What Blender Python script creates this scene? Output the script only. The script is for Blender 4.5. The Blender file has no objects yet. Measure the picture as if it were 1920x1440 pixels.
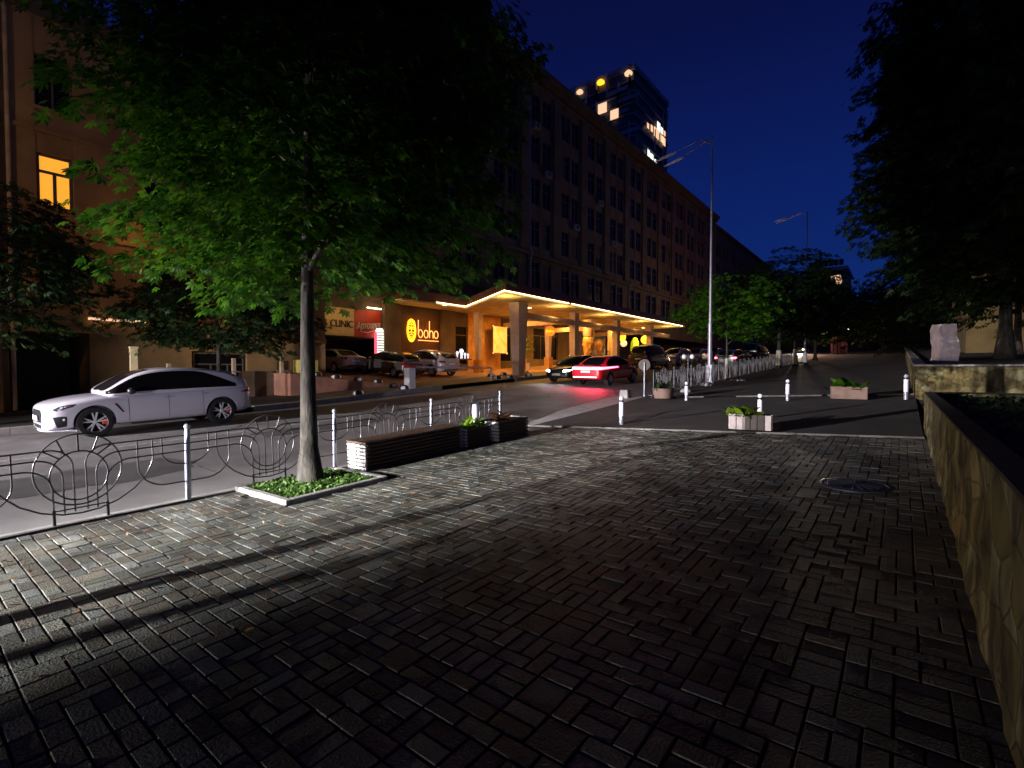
import bpy, bmesh, math, random
import numpy as np
from mathutils import Vector, Matrix
from mathutils.bvhtree import BVHTree
R = math.radians
PI = math.pi
rnd = random.Random(7)
S = bpy.context.scene
COL = S.collection

# ------------------------------------------------------------------ camera
F_PX, YAW, PITCH, CAMZ = 930.0, 38.1, -1.66, 1.6
cd = bpy.data.cameras.new('camera'); cam = bpy.data.objects.new('camera', cd); COL.objects.link(cam)
cd.sensor_width = 36; cd.lens = F_PX / 1920 * 36; cd.clip_end = 3000; cd.clip_start = 0.05
cam.location = (0, 0, CAMZ); cam.rotation_euler = (R(90 + PITCH), 0, R(YAW))
S.camera = cam
CM = cam.rotation_euler.to_matrix()

def ray(px, py):
    return CM @ Vector(((px - 960) / F_PX, (720 - py) / F_PX, -1.0))
def atX(px, py, X):
    d = ray(px, py); t = X / d.x
    return Vector((0, 0, CAMZ)) + d * t
def atY(px, py, Y):
    d = ray(px, py); t = Y / d.y
    return Vector((0, 0, CAMZ)) + d * t

# ------------------------------------------------------------------ world: deep blue night sky
w = bpy.data.worlds.new('World'); S.world = w; w.use_nodes = True
nt = w.node_tree; nt.nodes.clear()
out = nt.nodes.new('ShaderNodeOutputWorld'); bg = nt.nodes.new('ShaderNodeBackground')
sky = nt.nodes.new('ShaderNodeTexSky'); sky.sky_type = 'NISHITA'; sky.sun_disc = False
sky.sun_elevation = R(-4); sky.sun_rotation = R(150); sky.ozone_density = 6; sky.air_density = 1.0; sky.dust_density = 0.2
tc = nt.nodes.new('ShaderNodeTexCoord'); sp = nt.nodes.new('ShaderNodeSeparateXYZ')
nt.links.new(tc.outputs['Generated'], sp.inputs[0])
rp = nt.nodes.new('ShaderNodeValToRGB'); nt.links.new(sp.outputs['Z'], rp.inputs[0])
e = rp.color_ramp.elements
e[0].position = 0.0; e[0].color = (0.0048, 0.0240, 0.1450, 1)
e[1].position = 0.75; e[1].color = (0.0018, 0.0020, 0.0140, 1)
for p_, c_ in ((0.12, (0.0044, 0.0225, 0.148, 1)), (0.3, (0.0034, 0.0140, 0.118, 1)), (0.5, (0.0028, 0.0065, 0.062, 1))):
    k = e.new(p_); k.color = c_
mx = nt.nodes.new('ShaderNodeMixRGB'); mx.blend_type = 'ADD'; mx.inputs[0].default_value = 0.03
nt.links.new(rp.outputs[0], mx.inputs[1]); nt.links.new(sky.outputs[0], mx.inputs[2])
nt.links.new(mx.outputs[0], bg.inputs[0]); bg.inputs[1].default_value = 1.0
nt.links.new(bg.outputs[0], out.inputs[0])

# ------------------------------------------------------------------ lights outside the frame (street lamps, a car's headlights, added spots)
def lamp(kind, loc, energy, color, size=0.1, target=None, cone=90, blend=1.0):
    ld = bpy.data.lights.new('lamp_light', kind); ld.energy = energy; ld.color = color
    if kind == 'AREA': ld.size = size
    else: ld.shadow_soft_size = size
    if kind == 'SPOT': ld.spot_size = R(cone); ld.spot_blend = blend
    o = bpy.data.objects.new('lamp_light', ld); COL.objects.link(o); o.location = loc
    if target is not None:
        d = Vector(target) - Vector(loc); o.rotation_euler = d.to_track_quat('-Z', 'Y').to_euler()
    return o
near_z0 = -.62; WHITE = (1.0, 0.94, 0.97); SODIUM = (1.0, 0.48, 0.12); WARM = (1.0, 0.58, 0.16)
# floodlight over the carriageway, left of the frame
lamp('SPOT', (-18.6, -15.5, 4.0), 92000, (1, .93, .97), 0.04, (-11.5, 4.5, -.5), 44, 1.0)
# second floodlight close to the near kerb, left of the frame
lamp('SPOT', (-7.9, -15.5, 3.4), 110000, (.98, .98, 1), 0.04, (-6.7, -2.2, -.3), 23, 1.0)
# pair of headlights of a vehicle standing left of the frame
for dx in (-0.65, 0.65):
    lamp('SPOT', (-10.2 + dx, -7.5, 0.62), 3500 if dx < 0 else 2200, (1, .92, 1.0), 0.06, (-10.5 + dx * 7, 8, .7), 50, 1.0)
# sodium street lamp left of the frame
lamp('SPOT', (-15.5, -5.5, 8.5), 750, (1, .58, .20), 0.3, (-24, 2, 6.5), 90, .9)
lamp('POINT', (-13.0, 74.0, 12.0), 500, SODIUM, 0.4)
lamp('POINT', (-9.8, 84.0, 6.6), 380, (1, .45, .12), 0.3)  # added orange light with no fixture, for the glow round the far headlights
# added spots without a source: one for the parked cars, one for the stone block
lamp('SPOT', (-14.0, -11.0, 1.2), 14000, (1, .95, .97), .08, (-25, 20, 2.0), 26, 1.0)
lamp('SPOT', (-14.6, -11.0, 1.2), 9000, (1, .9, .88), .08, (1.2, 22.6, 2.5), 7, 1.0)
# added low spot without a vehicle, grazing the pavers for edge glints
lamp('SPOT', (-4.2, -13.0, near_z0 + .42), 4600, (1, .93, .80), .05, (-1.9, 4, -2.2), 38, 1.0)
# added yellow spot without a lamp post, warming the low wall
lamp('SPOT', (-15.0, -7.0, 3.6), 1400, (1, .74, .30), 0.2, (.37, 5.6, 1.1), 15, 1.0)
# yellow lamp by the building on the right
lamp('POINT', (9.0, 30.0, 5.0), 55, (1, .62, .12), 0.3)

S.view_settings.view_transform = 'Standard'; S.view_settings.look = 'None'
S.view_settings.exposure = 0; S.view_settings.gamma = 1
S.render.engine = 'CYCLES'

# ------------------------------------------------------------------ materials
MATS = {}
def mat(name, base=(.5, .5, .5), rough=.6, metal=0.0, var=0.0, vscale=6.0, bump=0.0, bscale=30.0, emit=None, estr=0.0,
        base2=None, spec=None, coat=0.0, trans=0.0, stretch=None, attr=None):
    if name in MATS: return MATS[name]
    m = bpy.data.materials.new(name); m.use_nodes = True; n = m.node_tree; b = n.nodes['Principled BSDF']
    b.inputs['Base Color'].default_value = (*base, 1); b.inputs['Roughness'].default_value = rough
    b.inputs['Metallic'].default_value = metal
    if spec is not None: b.inputs['Specular IOR Level'].default_value = spec
    if coat: b.inputs['Coat Weight'].default_value = coat; b.inputs['Coat Roughness'].default_value = .05
    if emit: b.inputs['Emission Color'].default_value = (*emit, 1); b.inputs['Emission Strength'].default_value = estr
    if trans: b.inputs['Transmission Weight'].default_value = trans
    co = n.nodes.new('ShaderNodeTexCoord'); mp = n.nodes.new('ShaderNodeMapping')
    n.links.new(co.outputs['Object'], mp.inputs[0])
    if stretch: mp.inputs['Scale'].default_value = stretch
    last = None
    if var or base2 is not None:
        no = n.nodes.new('ShaderNodeTexNoise'); no.inputs['Scale'].default_value = vscale; no.inputs['Detail'].default_value = 6
        n.links.new(mp.outputs[0], no.inputs['Vector'])
        cr = n.nodes.new('ShaderNodeValToRGB'); n.links.new(no.outputs[0], cr.inputs[0])
        c2 = base2 if base2 is not None else tuple(min(1, c * (1 + var)) for c in base)
        c1 = base if base2 is not None else tuple(c * (1 - var) for c in base)
        cr.color_ramp.elements[0].position = .35; cr.color_ramp.elements[1].position = .65
        cr.color_ramp.elements[0].color = (*c1, 1); cr.color_ramp.elements[1].color = (*c2, 1)
        last = cr.outputs[0]
    if attr:
        at = n.nodes.new('ShaderNodeAttribute'); at.attribute_name = attr
        if last is not None:
            ml = n.nodes.new('ShaderNodeMixRGB'); ml.blend_type = 'MULTIPLY'; ml.inputs[0].default_value = 1
            n.links.new(last, ml.inputs[1]); n.links.new(at.outputs['Color'], ml.inputs[2]); last = ml.outputs[0]
        else: last = at.outputs['Color']
    if last is not None: n.links.new(last, b.inputs['Base Color'])
    if bump:
        nb = n.nodes.new('ShaderNodeTexNoise'); nb.inputs['Scale'].default_value = bscale; nb.inputs['Detail'].default_value = 5
        n.links.new(mp.outputs[0], nb.inputs['Vector'])
        bp = n.nodes.new('ShaderNodeBump'); bp.inputs['Strength'].default_value = bump; bp.inputs['Distance'].default_value = .02
        n.links.new(nb.outputs[0], bp.inputs['Height']); n.links.new(bp.outputs[0], b.inputs['Normal'])
    MATS[name] = m
    return m
def leafmat(name, c1, c2, tr):
    m = bpy.data.materials.new(name); m.use_nodes = True; n = m.node_tree; b = n.nodes['Principled BSDF']
    at = n.nodes.new('ShaderNodeAttribute'); at.attribute_name = 'tint'
    cr = n.nodes.new('ShaderNodeValToRGB'); n.links.new(at.outputs['Fac'], cr.inputs[0])
    cr.color_ramp.elements[0].color = (*c1, 1); cr.color_ramp.elements[1].color = (*c2, 1)
    n.links.new(cr.outputs[0], b.inputs['Base Color']); b.inputs['Roughness'].default_value = .45
    b.inputs['Specular IOR Level'].default_value = .25
    t = n.nodes.new('ShaderNodeBsdfTranslucent'); n.links.new(cr.outputs[0], t.inputs[0])
    mxs = n.nodes.new('ShaderNodeMixShader'); mxs.inputs[0].default_value = tr
    n.links.new(b.outputs[0], mxs.inputs[1]); n.links.new(t.outputs[0], mxs.inputs[2])
    n.links.new(mxs.outputs[0], n.nodes['Material Output'].inputs[0])
    return m
M = dict(
    kerb_dim=mat('kerb_stone_dark', (.13, .12, .11), .85, var=.25, vscale=3, bump=.3, bscale=60),
    planter_pink=mat('planter_concrete', (.20, .13, .10), .85, var=.2, vscale=4, bump=.4, bscale=40),
    sidewall=mat('villa_wall', (.16, .11, .04), .9, var=.25, vscale=.8, bump=.4, bscale=14),
    asphalt=mat('asphalt', (.115, .108, .105), .62, var=.22, vscale=1.3, bump=.5, bscale=160),
    asphalt_dark=mat('asphalt_dark', (.036, .033, .030), .8, var=.3, vscale=1.1, bump=.5, bscale=150),
    soil=mat('soil', (.03, .025, .015), .95, var=.3, bump=.8, bscale=40),
    mortar=mat('mortar', (.022, .020, .016), .9, var=.3, bump=.5, bscale=120),
    brick=mat('paver', (.21, .207, .20), .60, base2=(.60, .595, .585), vscale=1.6, bump=.6, bscale=70, attr='tint'),
    kerb=mat('kerb_stone', (.24, .225, .205), .8, var=.25, vscale=3, bump=.3, bscale=60),
    concrete=mat('concrete', (.30, .28, .27), .8, var=.2, vscale=4, bump=.3, bscale=60),
    white=mat('white_paint', (.78, .78, .78), .45, var=.08, vscale=8),
    refl=mat('white_reflective', (.85, .85, .9), .35, var=.05),
    iron=mat('iron', (.055, .055, .062), .32, metal=.2, bump=.1, bscale=80),
    steel=mat('galvanised', (.30, .31, .36), .40, metal=.45, var=.1, bump=.1, bscale=40),
    bark=mat('bark', (.012, .010, .008), .95, base2=(.060, .052, .040), vscale=9, bump=1.0, bscale=18, stretch=(1, 1, .35)),
    whitewash=mat('whitewashed_bark', (.35, .36, .27), .9, base2=(.6, .6, .5), vscale=10, bump=.8, bscale=26, stretch=(1, 1, .3)),
    wood=mat('dark_wood', (.045, .022, .012), .55, base2=(.09, .045, .025), vscale=5, bump=.3, bscale=40, stretch=(8, .5, 8)),
    slat=mat('pale_slat', (.62, .60, .57), .5, var=.15, vscale=10),
    wall_l=mat('stucco_ochre', (.27, .165, .07), .9, var=.22, vscale=.8, bump=.4, bscale=18),
    wall_m=mat('stucco_brown', (.14, .095, .058), .9, var=.25, vscale=.7, bump=.4, bscale=14),
    wall_d=mat('stucco_dark', (.10, .072, .05), .9, var=.25, vscale=.7, bump=.4, bscale=14),
    trim=mat('stucco_trim', (.42, .31, .20), .85, var=.2, vscale=2, bump=.3, bscale=25),
    glass=mat('dark_glass', (.008, .007, .008), .2, spec=.10),
    frame=mat('window_frame', (.12, .10, .085), .6),
    stone=mat('rough_stone', (.22, .19, .13), .9, base2=(.42, .36, .24), vscale=2.2, bump=1.0, bscale=9),
    marble=mat('pale_stone', (.46, .39, .37), .7, var=.12, vscale=5, bump=.5, bscale=14),
    soffit=mat('soffit_plaster', (.42, .33, .15), .75, base2=(.70, .56, .28), vscale=1.3, bump=1.0, bscale=4, stretch=(1, .5, 1)),
    column=mat('column_plaster', (.55, .42, .32), .8, var=.1, vscale=3, bump=.2, bscale=30),
    orange=mat('orange_render', (.55, .27, .06), .8, var=.2, vscale=2, bump=.2, bscale=20),
    terrace=mat('terracotta_paving', (.36, .20, .12), .7, var=.15, vscale=2, bump=.3, bscale=30),
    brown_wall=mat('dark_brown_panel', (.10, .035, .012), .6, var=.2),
    paint_white=mat('car_white', (.52, .50, .56), .25, coat=.8),
    paint_silver=mat('car_silver', (.40, .41, .43), .3, metal=.35, coat=.8),
    paint_grey=mat('car_grey', (.12, .11, .10), .3, metal=.35, coat=.8),
    paint_black=mat('car_black', (.014, .013, .014), .2, coat=1.0),
    paint_red=mat('car_red', (.60, .006, .02), .3, coat=.9),  # tail-light glow on the body is put into a redder paint
    rubber=mat('rubber', (.012, .012, .012), .85),
    alloy=mat('alloy', (.62, .62, .64), .4, metal=.25),
    plastic=mat('black_plastic', (.015, .015, .018), .35),
    caliper=mat('caliper_red', (.65, .06, .02), .4),
    lampglass=mat('lamp_glass', (.04, .045, .06), .1, coat=1),
    tail=mat('tail_red', (.35, .01, .01), .2, coat=1),
    head_on=mat('headlight_on', (1, 1, 1), .3, emit=(.95, 1.0, 1.0), estr=14),
    head_far=mat('headlight_far', (1, 1, 1), .3, emit=(1.0, .95, .85), estr=60),
    tail_on=mat('taillight_on', (1, .1, .1), .3, emit=(1.0, .07, .13), estr=13),
    tail_core=mat('taillight_core', (1, .4, .4), .3, emit=(1.0, .62, .70), estr=9),
    led=mat('led_strip', (1, .9, .6), .4, emit=(1.0, .72, .34), estr=9),
    neon_y=mat('neon_yellow', (1, .7, .1), .4, emit=(1.0, .46, .02), estr=2.1),
    neon_o=mat('neon_orange', (1, .6, .3), .4, emit=(1.0, .36, .09), estr=2.4),
    lit_window=mat('lit_window', (1, .6, .1), .4, base2=(.9, .5, .1), vscale=2, emit=(1.0, .42, .03), estr=.95),
    lit_warm=mat('lit_warm', (1, .8, .6), .4, emit=(1.0, .60, .34), estr=1.1),
    lit_white=mat('lit_white', (1, 1, 1), .4, emit=(.95, 1.0, .85), estr=1.4),
    lit_blue=mat('lit_blue', (1, 1, 1), .4, emit=(.6, .75, 1.0), estr=1.1),
    lit_pink=mat('lit_red', (1, .2, .3), .4, emit=(1.0, .08, .14), estr=1.6),
    sign_tan=mat('sign_tan', (.55, .40, .20), .7, var=.08),
    sign_red=mat('sign_red', (.42, .03, .015), .6, var=.08),
    carved=mat('carved_wood', (.62, .36, .10), .6, var=.25, vscale=6, bump=.6, bscale=14),
    tower=mat('tower_cladding', (.05, .055, .07), .5, var=.35, vscale=.25, bump=.2, bscale=3),
    towerledge=mat('tower_ledge', (.34, .31, .38), .6, var=.3, vscale=.4),
    greyb=mat('grey_render', (.13, .16, .17), .8, var=.3, vscale=.2),
    kiosk=mat('kiosk_pink', (.50, .17, .20), .7, var=.2),
    hill=mat('ground_far', (.03, .03, .025), .95),
    leafA=leafmat('leaf_green', (.008, .050, .003), (.070, .18, .008), .40),
    leafB=leafmat('leaf_dark', (.012, .028, .010), (.035, .065, .018), .35),
    leafP=leafmat('leaf_plant', (.06, .14, .01), (.22, .34, .03), .3),
    leafR=leafmat('leaf_dry', (.10, .04, .015), (.25, .12, .05), .3),
    grass=leafmat('grass_blade', (.02, .055, .008), (.13, .22, .05), .3),
)

# rubble stone: irregular blocks with recessed joints
def rubble_mat():
    m = bpy.data.materials.new('rubble'); m.use_nodes = True; n = m.node_tree; b = n.nodes['Principled BSDF']; b.inputs['Roughness'].default_value = .9
    co = n.nodes.new('ShaderNodeTexCoord'); mp = n.nodes.new('ShaderNodeMapping'); mp.inputs['Scale'].default_value = (1, 1, 1.35); n.links.new(co.outputs['Object'], mp.inputs[0])
    nz = n.nodes.new('ShaderNodeTexNoise'); nz.inputs['Scale'].default_value = 3; n.links.new(mp.outputs[0], nz.inputs[0])
    ad = n.nodes.new('ShaderNodeMixRGB'); ad.inputs[0].default_value = .10; n.links.new(mp.outputs[0], ad.inputs[1]); n.links.new(nz.outputs['Color'], ad.inputs[2])
    vo = n.nodes.new('ShaderNodeTexVoronoi'); vo.feature = 'DISTANCE_TO_EDGE'; vo.inputs['Scale'].default_value = 3.6; n.links.new(ad.outputs[0], vo.inputs['Vector'])
    vc = n.nodes.new('ShaderNodeTexVoronoi'); vc.inputs['Scale'].default_value = 3.6; n.links.new(ad.outputs[0], vc.inputs['Vector'])
    sp_ = n.nodes.new('ShaderNodeSeparateXYZ'); n.links.new(vc.outputs['Color'], sp_.inputs[0])
    cr = n.nodes.new('ShaderNodeValToRGB'); n.links.new(sp_.outputs[0], cr.inputs[0])
    cr.color_ramp.elements[0].color = (.14, .115, .035, 1); cr.color_ramp.elements[1].color = (.27, .25, .13, 1); k = cr.color_ramp.elements.new(.5); k.color = (.20, .15, .05, 1)
    jr = n.nodes.new('ShaderNodeValToRGB'); n.links.new(vo.outputs['Distance'], jr.inputs[0]); jr.color_ramp.elements[0].position = .0; jr.color_ramp.elements[1].position = .06; jr.color_ramp.elements[0].color = (.62, .60, .52, 1)
    n2 = n.nodes.new('ShaderNodeTexNoise'); n2.inputs['Scale'].default_value = 4.2; n2.inputs['Detail'].default_value = 9; mp2 = n.nodes.new('ShaderNodeMapping'); mp2.inputs['Scale'].default_value = (1, 1, .45); n.links.new(co.outputs['Object'], mp2.inputs[0]); n.links.new(mp2.outputs[0], n2.inputs[0])
    nr = n.nodes.new('ShaderNodeValToRGB'); n.links.new(n2.outputs[0], nr.inputs[0]); nr.color_ramp.elements[0].position = .40; nr.color_ramp.elements[1].position = .62; nr.color_ramp.elements[0].color = (.22, .20, .15, 1); nr.color_ramp.elements[1].color = (1.15, 1.15, 1.15, 1)
    m1 = n.nodes.new('ShaderNodeMixRGB'); m1.blend_type = 'MULTIPLY'; m1.inputs[0].default_value = 1; n.links.new(cr.outputs[0], m1.inputs[1]); n.links.new(jr.outputs[0], m1.inputs[2])
    m2 = n.nodes.new('ShaderNodeMixRGB'); m2.blend_type = 'MULTIPLY'; m2.inputs[0].default_value = 1; n.links.new(m1.outputs[0], m2.inputs[1]); n.links.new(nr.outputs[0], m2.inputs[2]); n.links.new(m2.outputs[0], b.inputs['Base Color'])
    b1 = n.nodes.new('ShaderNodeBump'); b1.inputs['Distance'].default_value = .05; b1.inputs['Strength'].default_value = .45; n.links.new(jr.outputs[0], b1.inputs['Height'])
    b2 = n.nodes.new('ShaderNodeBump'); b2.inputs['Distance'].default_value = .03; b2.inputs['Strength'].default_value = .9; n.links.new(n2.outputs[0], b2.inputs['Height']); n.links.new(b1.outputs[0], b2.inputs['Normal']); n.links.new(b2.outputs[0], b.inputs['Normal'])
    return m
M['rubble'] = rubble_mat()
M['curtain'] = mat('curtain_cloth', (.10, .085, .065), .9, var=.2)

# ------------------------------------------------------------------ object helpers
def tag(o, label=None, cat=None, group=None, kind=None):
    if label: o['label'] = label
    if cat: o['category'] = cat
    if group: o['group'] = group
    if kind: o['kind'] = kind
    return o
def empty(name, loc=(0, 0, 0), rz=0, label=None, cat=None, group=None):
    o = bpy.data.objects.new(name, None); COL.objects.link(o); o.location = loc; o.rotation_euler = (0, 0, rz)
    o.empty_display_size = .2
    return tag(o, label, cat, group)
def link_mesh(name, me, m, parent=None):
    if m is not None and not me.materials: me.materials.append(m)
    o = bpy.data.objects.new(name, me); COL.objects.link(o)
    if parent is not None: o.parent = parent
    return o
def copy_tree(o, parent=None):
    c = o.copy(); COL.objects.link(c); c.parent = parent
    for ch in [x for x in bpy.data.objects if x.parent == o]: copy_tree(ch, c)
    return c

class MB:
    def __init__(s): s.v = []; s.f = []
    def add(s, vs, fs):
        n = len(s.v); s.v += [tuple(q) for q in vs]; s.f += [tuple(i + n for i in f) for f in fs]; return s
    def box(s, x0, x1, y0, y1, z0, z1):
        v = [(x0, y0, z0), (x1, y0, z0), (x1, y1, z0), (x0, y1, z0), (x0, y0, z1), (x1, y0, z1), (x1, y1, z1), (x0, y1, z1)]
        return s.add(v, [(0, 3, 2, 1), (4, 5, 6, 7), (0, 1, 5, 4), (1, 2, 6, 5), (2, 3, 7, 6), (3, 0, 4, 7)])
    def taper(s, cx, cy, z0, z1, a0, b0, a1, b1):
        v = [(cx + i * a0 / 2, cy + j * b0 / 2, z0) for i, j in ((-1, -1), (1, -1), (1, 1), (-1, 1))]
        v += [(cx + i * a1 / 2, cy + j * b1 / 2, z1) for i, j in ((-1, -1), (1, -1), (1, 1), (-1, 1))]
        return s.add(v, [(0, 3, 2, 1), (4, 5, 6, 7), (0, 1, 5, 4), (1, 2, 6, 5), (2, 3, 7, 6), (3, 0, 4, 7)])
    def tube(s, pts, rad, n=8, cap=True):
        pts = [Vector(p) for p in pts]; N = len(pts)
        rr = rad if isinstance(rad, (list, tuple)) else [rad] * N
        vs = []; up = None
        for i, p in enumerate(pts):
            t = (pts[min(i + 1, N - 1)] - pts[max(i - 1, 0)]).normalized()
            if up is None:
                up = Vector((0, 0, 1)) if abs(t.z) < .9 else Vector((1, 0, 0))
            a = t.cross(up)
            if a.length < 1e-5: a = t.cross(Vector((0, 1, 0)))
            a.normalize(); b = a.cross(t).normalized(); up = b
            for k in range(n):
                an = 2 * PI * k / n; vs.append(p + (a * math.cos(an) + b * math.sin(an)) * rr[i])
        fs = []
        for i in range(N - 1):
            for k in range(n):
                k2 = (k + 1) % n; fs.append((i * n + k, i * n + k2, (i + 1) * n + k2, (i + 1) * n + k))
        if cap:
            fs.append(tuple(range(n))[::-1]); fs.append(tuple((N - 1) * n + k for k in range(n)))
        return s.add(vs, fs)
    def lathe(s, prof, n=24, axis='z', c=(0, 0, 0), cap=True):
        vs = []; N = len(prof)
        for r, h in prof:
            for k in range(n):
                a = 2 * PI * k / n; x, y = r * math.cos(a), r * math.sin(a)
                q = (x, y, h) if axis == 'z' else ((x, h, y) if axis == 'y' else (h, x, y))
                vs.append((q[0] + c[0], q[1] + c[1], q[2] + c[2]))
        fs = []
        for i in range(N - 1):
            for k in range(n):
                k2 = (k + 1) % n; fs.append((i * n + k, i * n + k2, (i + 1) * n + k2, (i + 1) * n + k))
        if cap and prof[0][0] > 1e-6: fs.append(tuple(range(n))[::-1])
        if cap and prof[-1][0] > 1e-6: fs.append(tuple((N - 1) * n + k for k in range(n)))
        return s.add(vs, fs)
    def sheet(s, xs, ys, zf):
        nx, ny = len(xs), len(ys)
        vs = [(x, y, zf(x, y)) for y in ys for x in xs]
        fs = [(j * nx + i, j * nx + i + 1, (j + 1) * nx + i + 1, (j + 1) * nx + i) for j in range(ny - 1) for i in range(nx - 1)]
        return s.add(vs, fs)
    def mesh(s, name, smooth=None):
        me = bpy.data.meshes.new(name); me.from_pydata(s.v, [], s.f); me.update()
        if smooth is not None:
            me.shade_smooth()
            me.set_sharp_from_angle(angle=R(smooth))
        return me
    def build(s, name, m, parent=None, smooth=None, bevel=0.0, loc=None):
        me = s.mesh(name, smooth)
        if bevel:
            bm = bmesh.new(); bm.from_mesh(me)
            bmesh.ops.recalc_face_normals(bm, faces=bm.faces)
            bmesh.ops.bevel(bm, geom=[e for e in bm.edges], offset=bevel, segments=1, affect='EDGES', clamp_overlap=True)
            bm.to_mesh(me); bm.free()
        o = link_mesh(name, me, m, parent)
        if loc is not None: o.location = loc
        return o
    def fixn(s): return s

def add_tint(me, vals):
    """vals per vertex (float or rgb)"""
    a = np.asarray(vals, dtype=np.float32)
    if a.ndim == 1: a = np.stack([a, a, a], 1)
    a = np.concatenate([a, np.ones((len(a), 1), np.float32)], 1)
    at = me.color_attributes.new('tint', 'FLOAT_COLOR', 'POINT'); at.data.foreach_set('color', a.ravel())

# ------------------------------------------------------------------ terrain
KY = [-300, -60, -20, -5, 0, 4, 9.4, 12, 17, 25, 50, 100, 200, 400, 900]
KZ = [-13, -2.7, -.9, -.24, 0, .1, .30, .44, .75, 1.13, 2.3, 4.8, 9.2, 14, 16]
def p0(y): return float(np.interp(y, KY, KZ))
def prof(y): return (p0(y - 1.2) + p0(y - .6) + p0(y) + p0(y + .6) + p0(y + 1.2)) / 5
XK = -7.38      # near kerb face
XF = -17.65     # far kerb face
def near(x, y): return prof(y) + .02 * max(min(x, .4), -8.9)
def road(x, y): return prof(y) + float(np.interp(x, [-18.7, -16, -12, -7.38], [-.10, -.13, -.17, -.27]))
def farside(x, y): return prof(y) + .06 + .01 * (XF - x) * .5
def ZE(y):      # ground level along X=-21
    return float(np.interp(y, [10.5, 11, 16, 16.5], [1.42, 1.40, .84, farside(-21, 16.5)])) if y < 16.5 else farside(-21, y)
def ZB(y): return float(np.interp(y, [10.5, 18, 22, 28, 50, 60], [1.42, 1.42, 1.36, 1.45, 2.42, 2.9]))
def fore(x, y):
    t = min(1, max(0, (-21 - x) / 5.5)); return ZE(y) * (1 - t) + ZB(y) * t
def kerbY(x): return 10.05 + (x + 7.3) * .155
def kerbY2(x): return 17.45 + (x + 5.6) * .30

ys = list(np.arange(-30, 60, 1.0)) + list(np.arange(60, 200, 5.0)) + list(np.arange(200, 901, 50.0))
# ground everywhere below the laid surfaces
g = MB().sheet([-900, -300, -120, -60, -30, -17.7, -7.4, 0.5, 30, 120, 300, 900],
               [-300, -120, -60] + ys, lambda x, y: prof(y) - .45 + (0 if x > -31 else 0))
tag(g.build('ground', M['hill']), kind='structure')
tag(MB().sheet([XF - .02, -16.5, -15, -13, -11, -9, XK + .02], ys, road).build('road', M['asphalt'], smooth=30), kind='structure')
# forecourt and far pavement
tag(MB().sheet([-60, -30, -24.1, -21, XF], [y for y in ys if y <= 11], farside).build('pavement', M['asphalt_dark'], smooth=30), kind='structure')
tag(MB().sheet([-21, XF], [y for y in ys if y >= 11 and y < 200], farside).build('pavement', M['asphalt'], smooth=30), kind='structure')
tag(MB().sheet(list(np.arange(-32, -20.9, 1.0)), list(np.arange(11, 60.1, .5)), fore).build('pavement', M['terrace'], smooth=40), kind='structure')
# near side asphalt beyond the brick plaza
def adj(x, y): return near(x, y) - .02
a = MB()
nx = 12
for (f0, f1, mt, dz) in ((kerbY, kerbY2, 'asphalt_dark', -.02),):
    vs = []; fs = []
    for j in range(9):
        for i in range(nx + 1):
            x = XK + (0.34 - XK) * i / nx; y = f0(x) + (f1(x) - f0(x)) * j / 8; vs.append((x, y, near(x, y) + dz))
    for j in range(8):
        for i in range(nx):
            q = j * (nx + 1) + i; fs.append((q, q + 1, q + nx + 2, q + nx + 1))
    tag(MB().add(vs, fs).build('driveway', M[mt], smooth=30), kind='structure')
vs = []; fs = []; yl = [0] + list(np.arange(1, 60, 1.5)) + list(np.arange(60, 200, 8.))
for j, yy in enumerate(yl):
    for i in range(nx + 1):
        x = XK + (0.34 - XK) * i / nx; y = kerbY2(x) + yy; vs.append((x, y, near(x, y)))
for j in range(len(yl) - 1):
    for i in range(nx):
        q = j * (nx + 1) + i; fs.append((q, q + 1, q + nx + 2, q + nx + 1))
tag(MB().add(vs, fs).build('pavement', M['asphalt_dark'], smooth=30), kind='structure')

# kerbs
def kerb_line(path, w_, h0, h1, seg, name='kerb', m='kerb'):
    """path(s) -> (x,y), built of separate-looking stones in one mesh"""
    b = MB()
    for (xa, ya, xb, yb, za, zb) in path:
        d = Vector((xb - xa, yb - ya, 0)); L = d.length; d.normalize(); nrm = Vector((-d.y, d.x, 0)) * w_
        g_ = d * .006
        pa = Vector((xa, ya, 0)) + g_; pb = Vector((xb, yb, 0)) - g_
        ch = .012
        v = []
        for p, z in ((pa, za), (pb, zb)):
            v += [(p.x, p.y, z + h0), (p.x, p.y, z + h1 - ch), (p.x + nrm.x * .12, p.y + nrm.y * .12, z + h1),
                  (p.x + nrm.x, p.y + nrm.y, z + h1), (p.x + nrm.x, p.y + nrm.y, z + h0)]
        b.add(v, [(0, 1, 6, 5), (1, 2, 7, 6), (2, 3, 8, 7), (3, 4, 9, 8), (4, 3, 2, 1, 0), (5, 6, 7, 8, 9)])
    return tag(b.build(name, M[m]), kind='structure')
pth = []
for k in range(-12, 10):
    y = k * 1.0 + .5
    if y + 1 < 10.0: pth.append((XK, y + 1, XK, y, near(XK, y + 1), near(XK, y)))
kerb_line(pth, .16, -.35, .006, 1)
pth = [(XK, y + 1.0, XK, y, near(XK, y + 1), near(XK, y)) for y in np.arange(17.6, 90, 1.0)]
kerb_line(pth, .16, -.35, .03, 1)
pth = []
for i in range(8):
    x0 = XK + i * .965; x1 = x0 + .965; pth.append((x0, kerbY(x0) + .05, x1, kerbY(x1) + .05, near(x0, kerbY(x0)), near(x1, kerbY(x1))))
kerb_line(pth, -.06, -.2, .02, 1, m='kerb_dim')
pth = []
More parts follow.
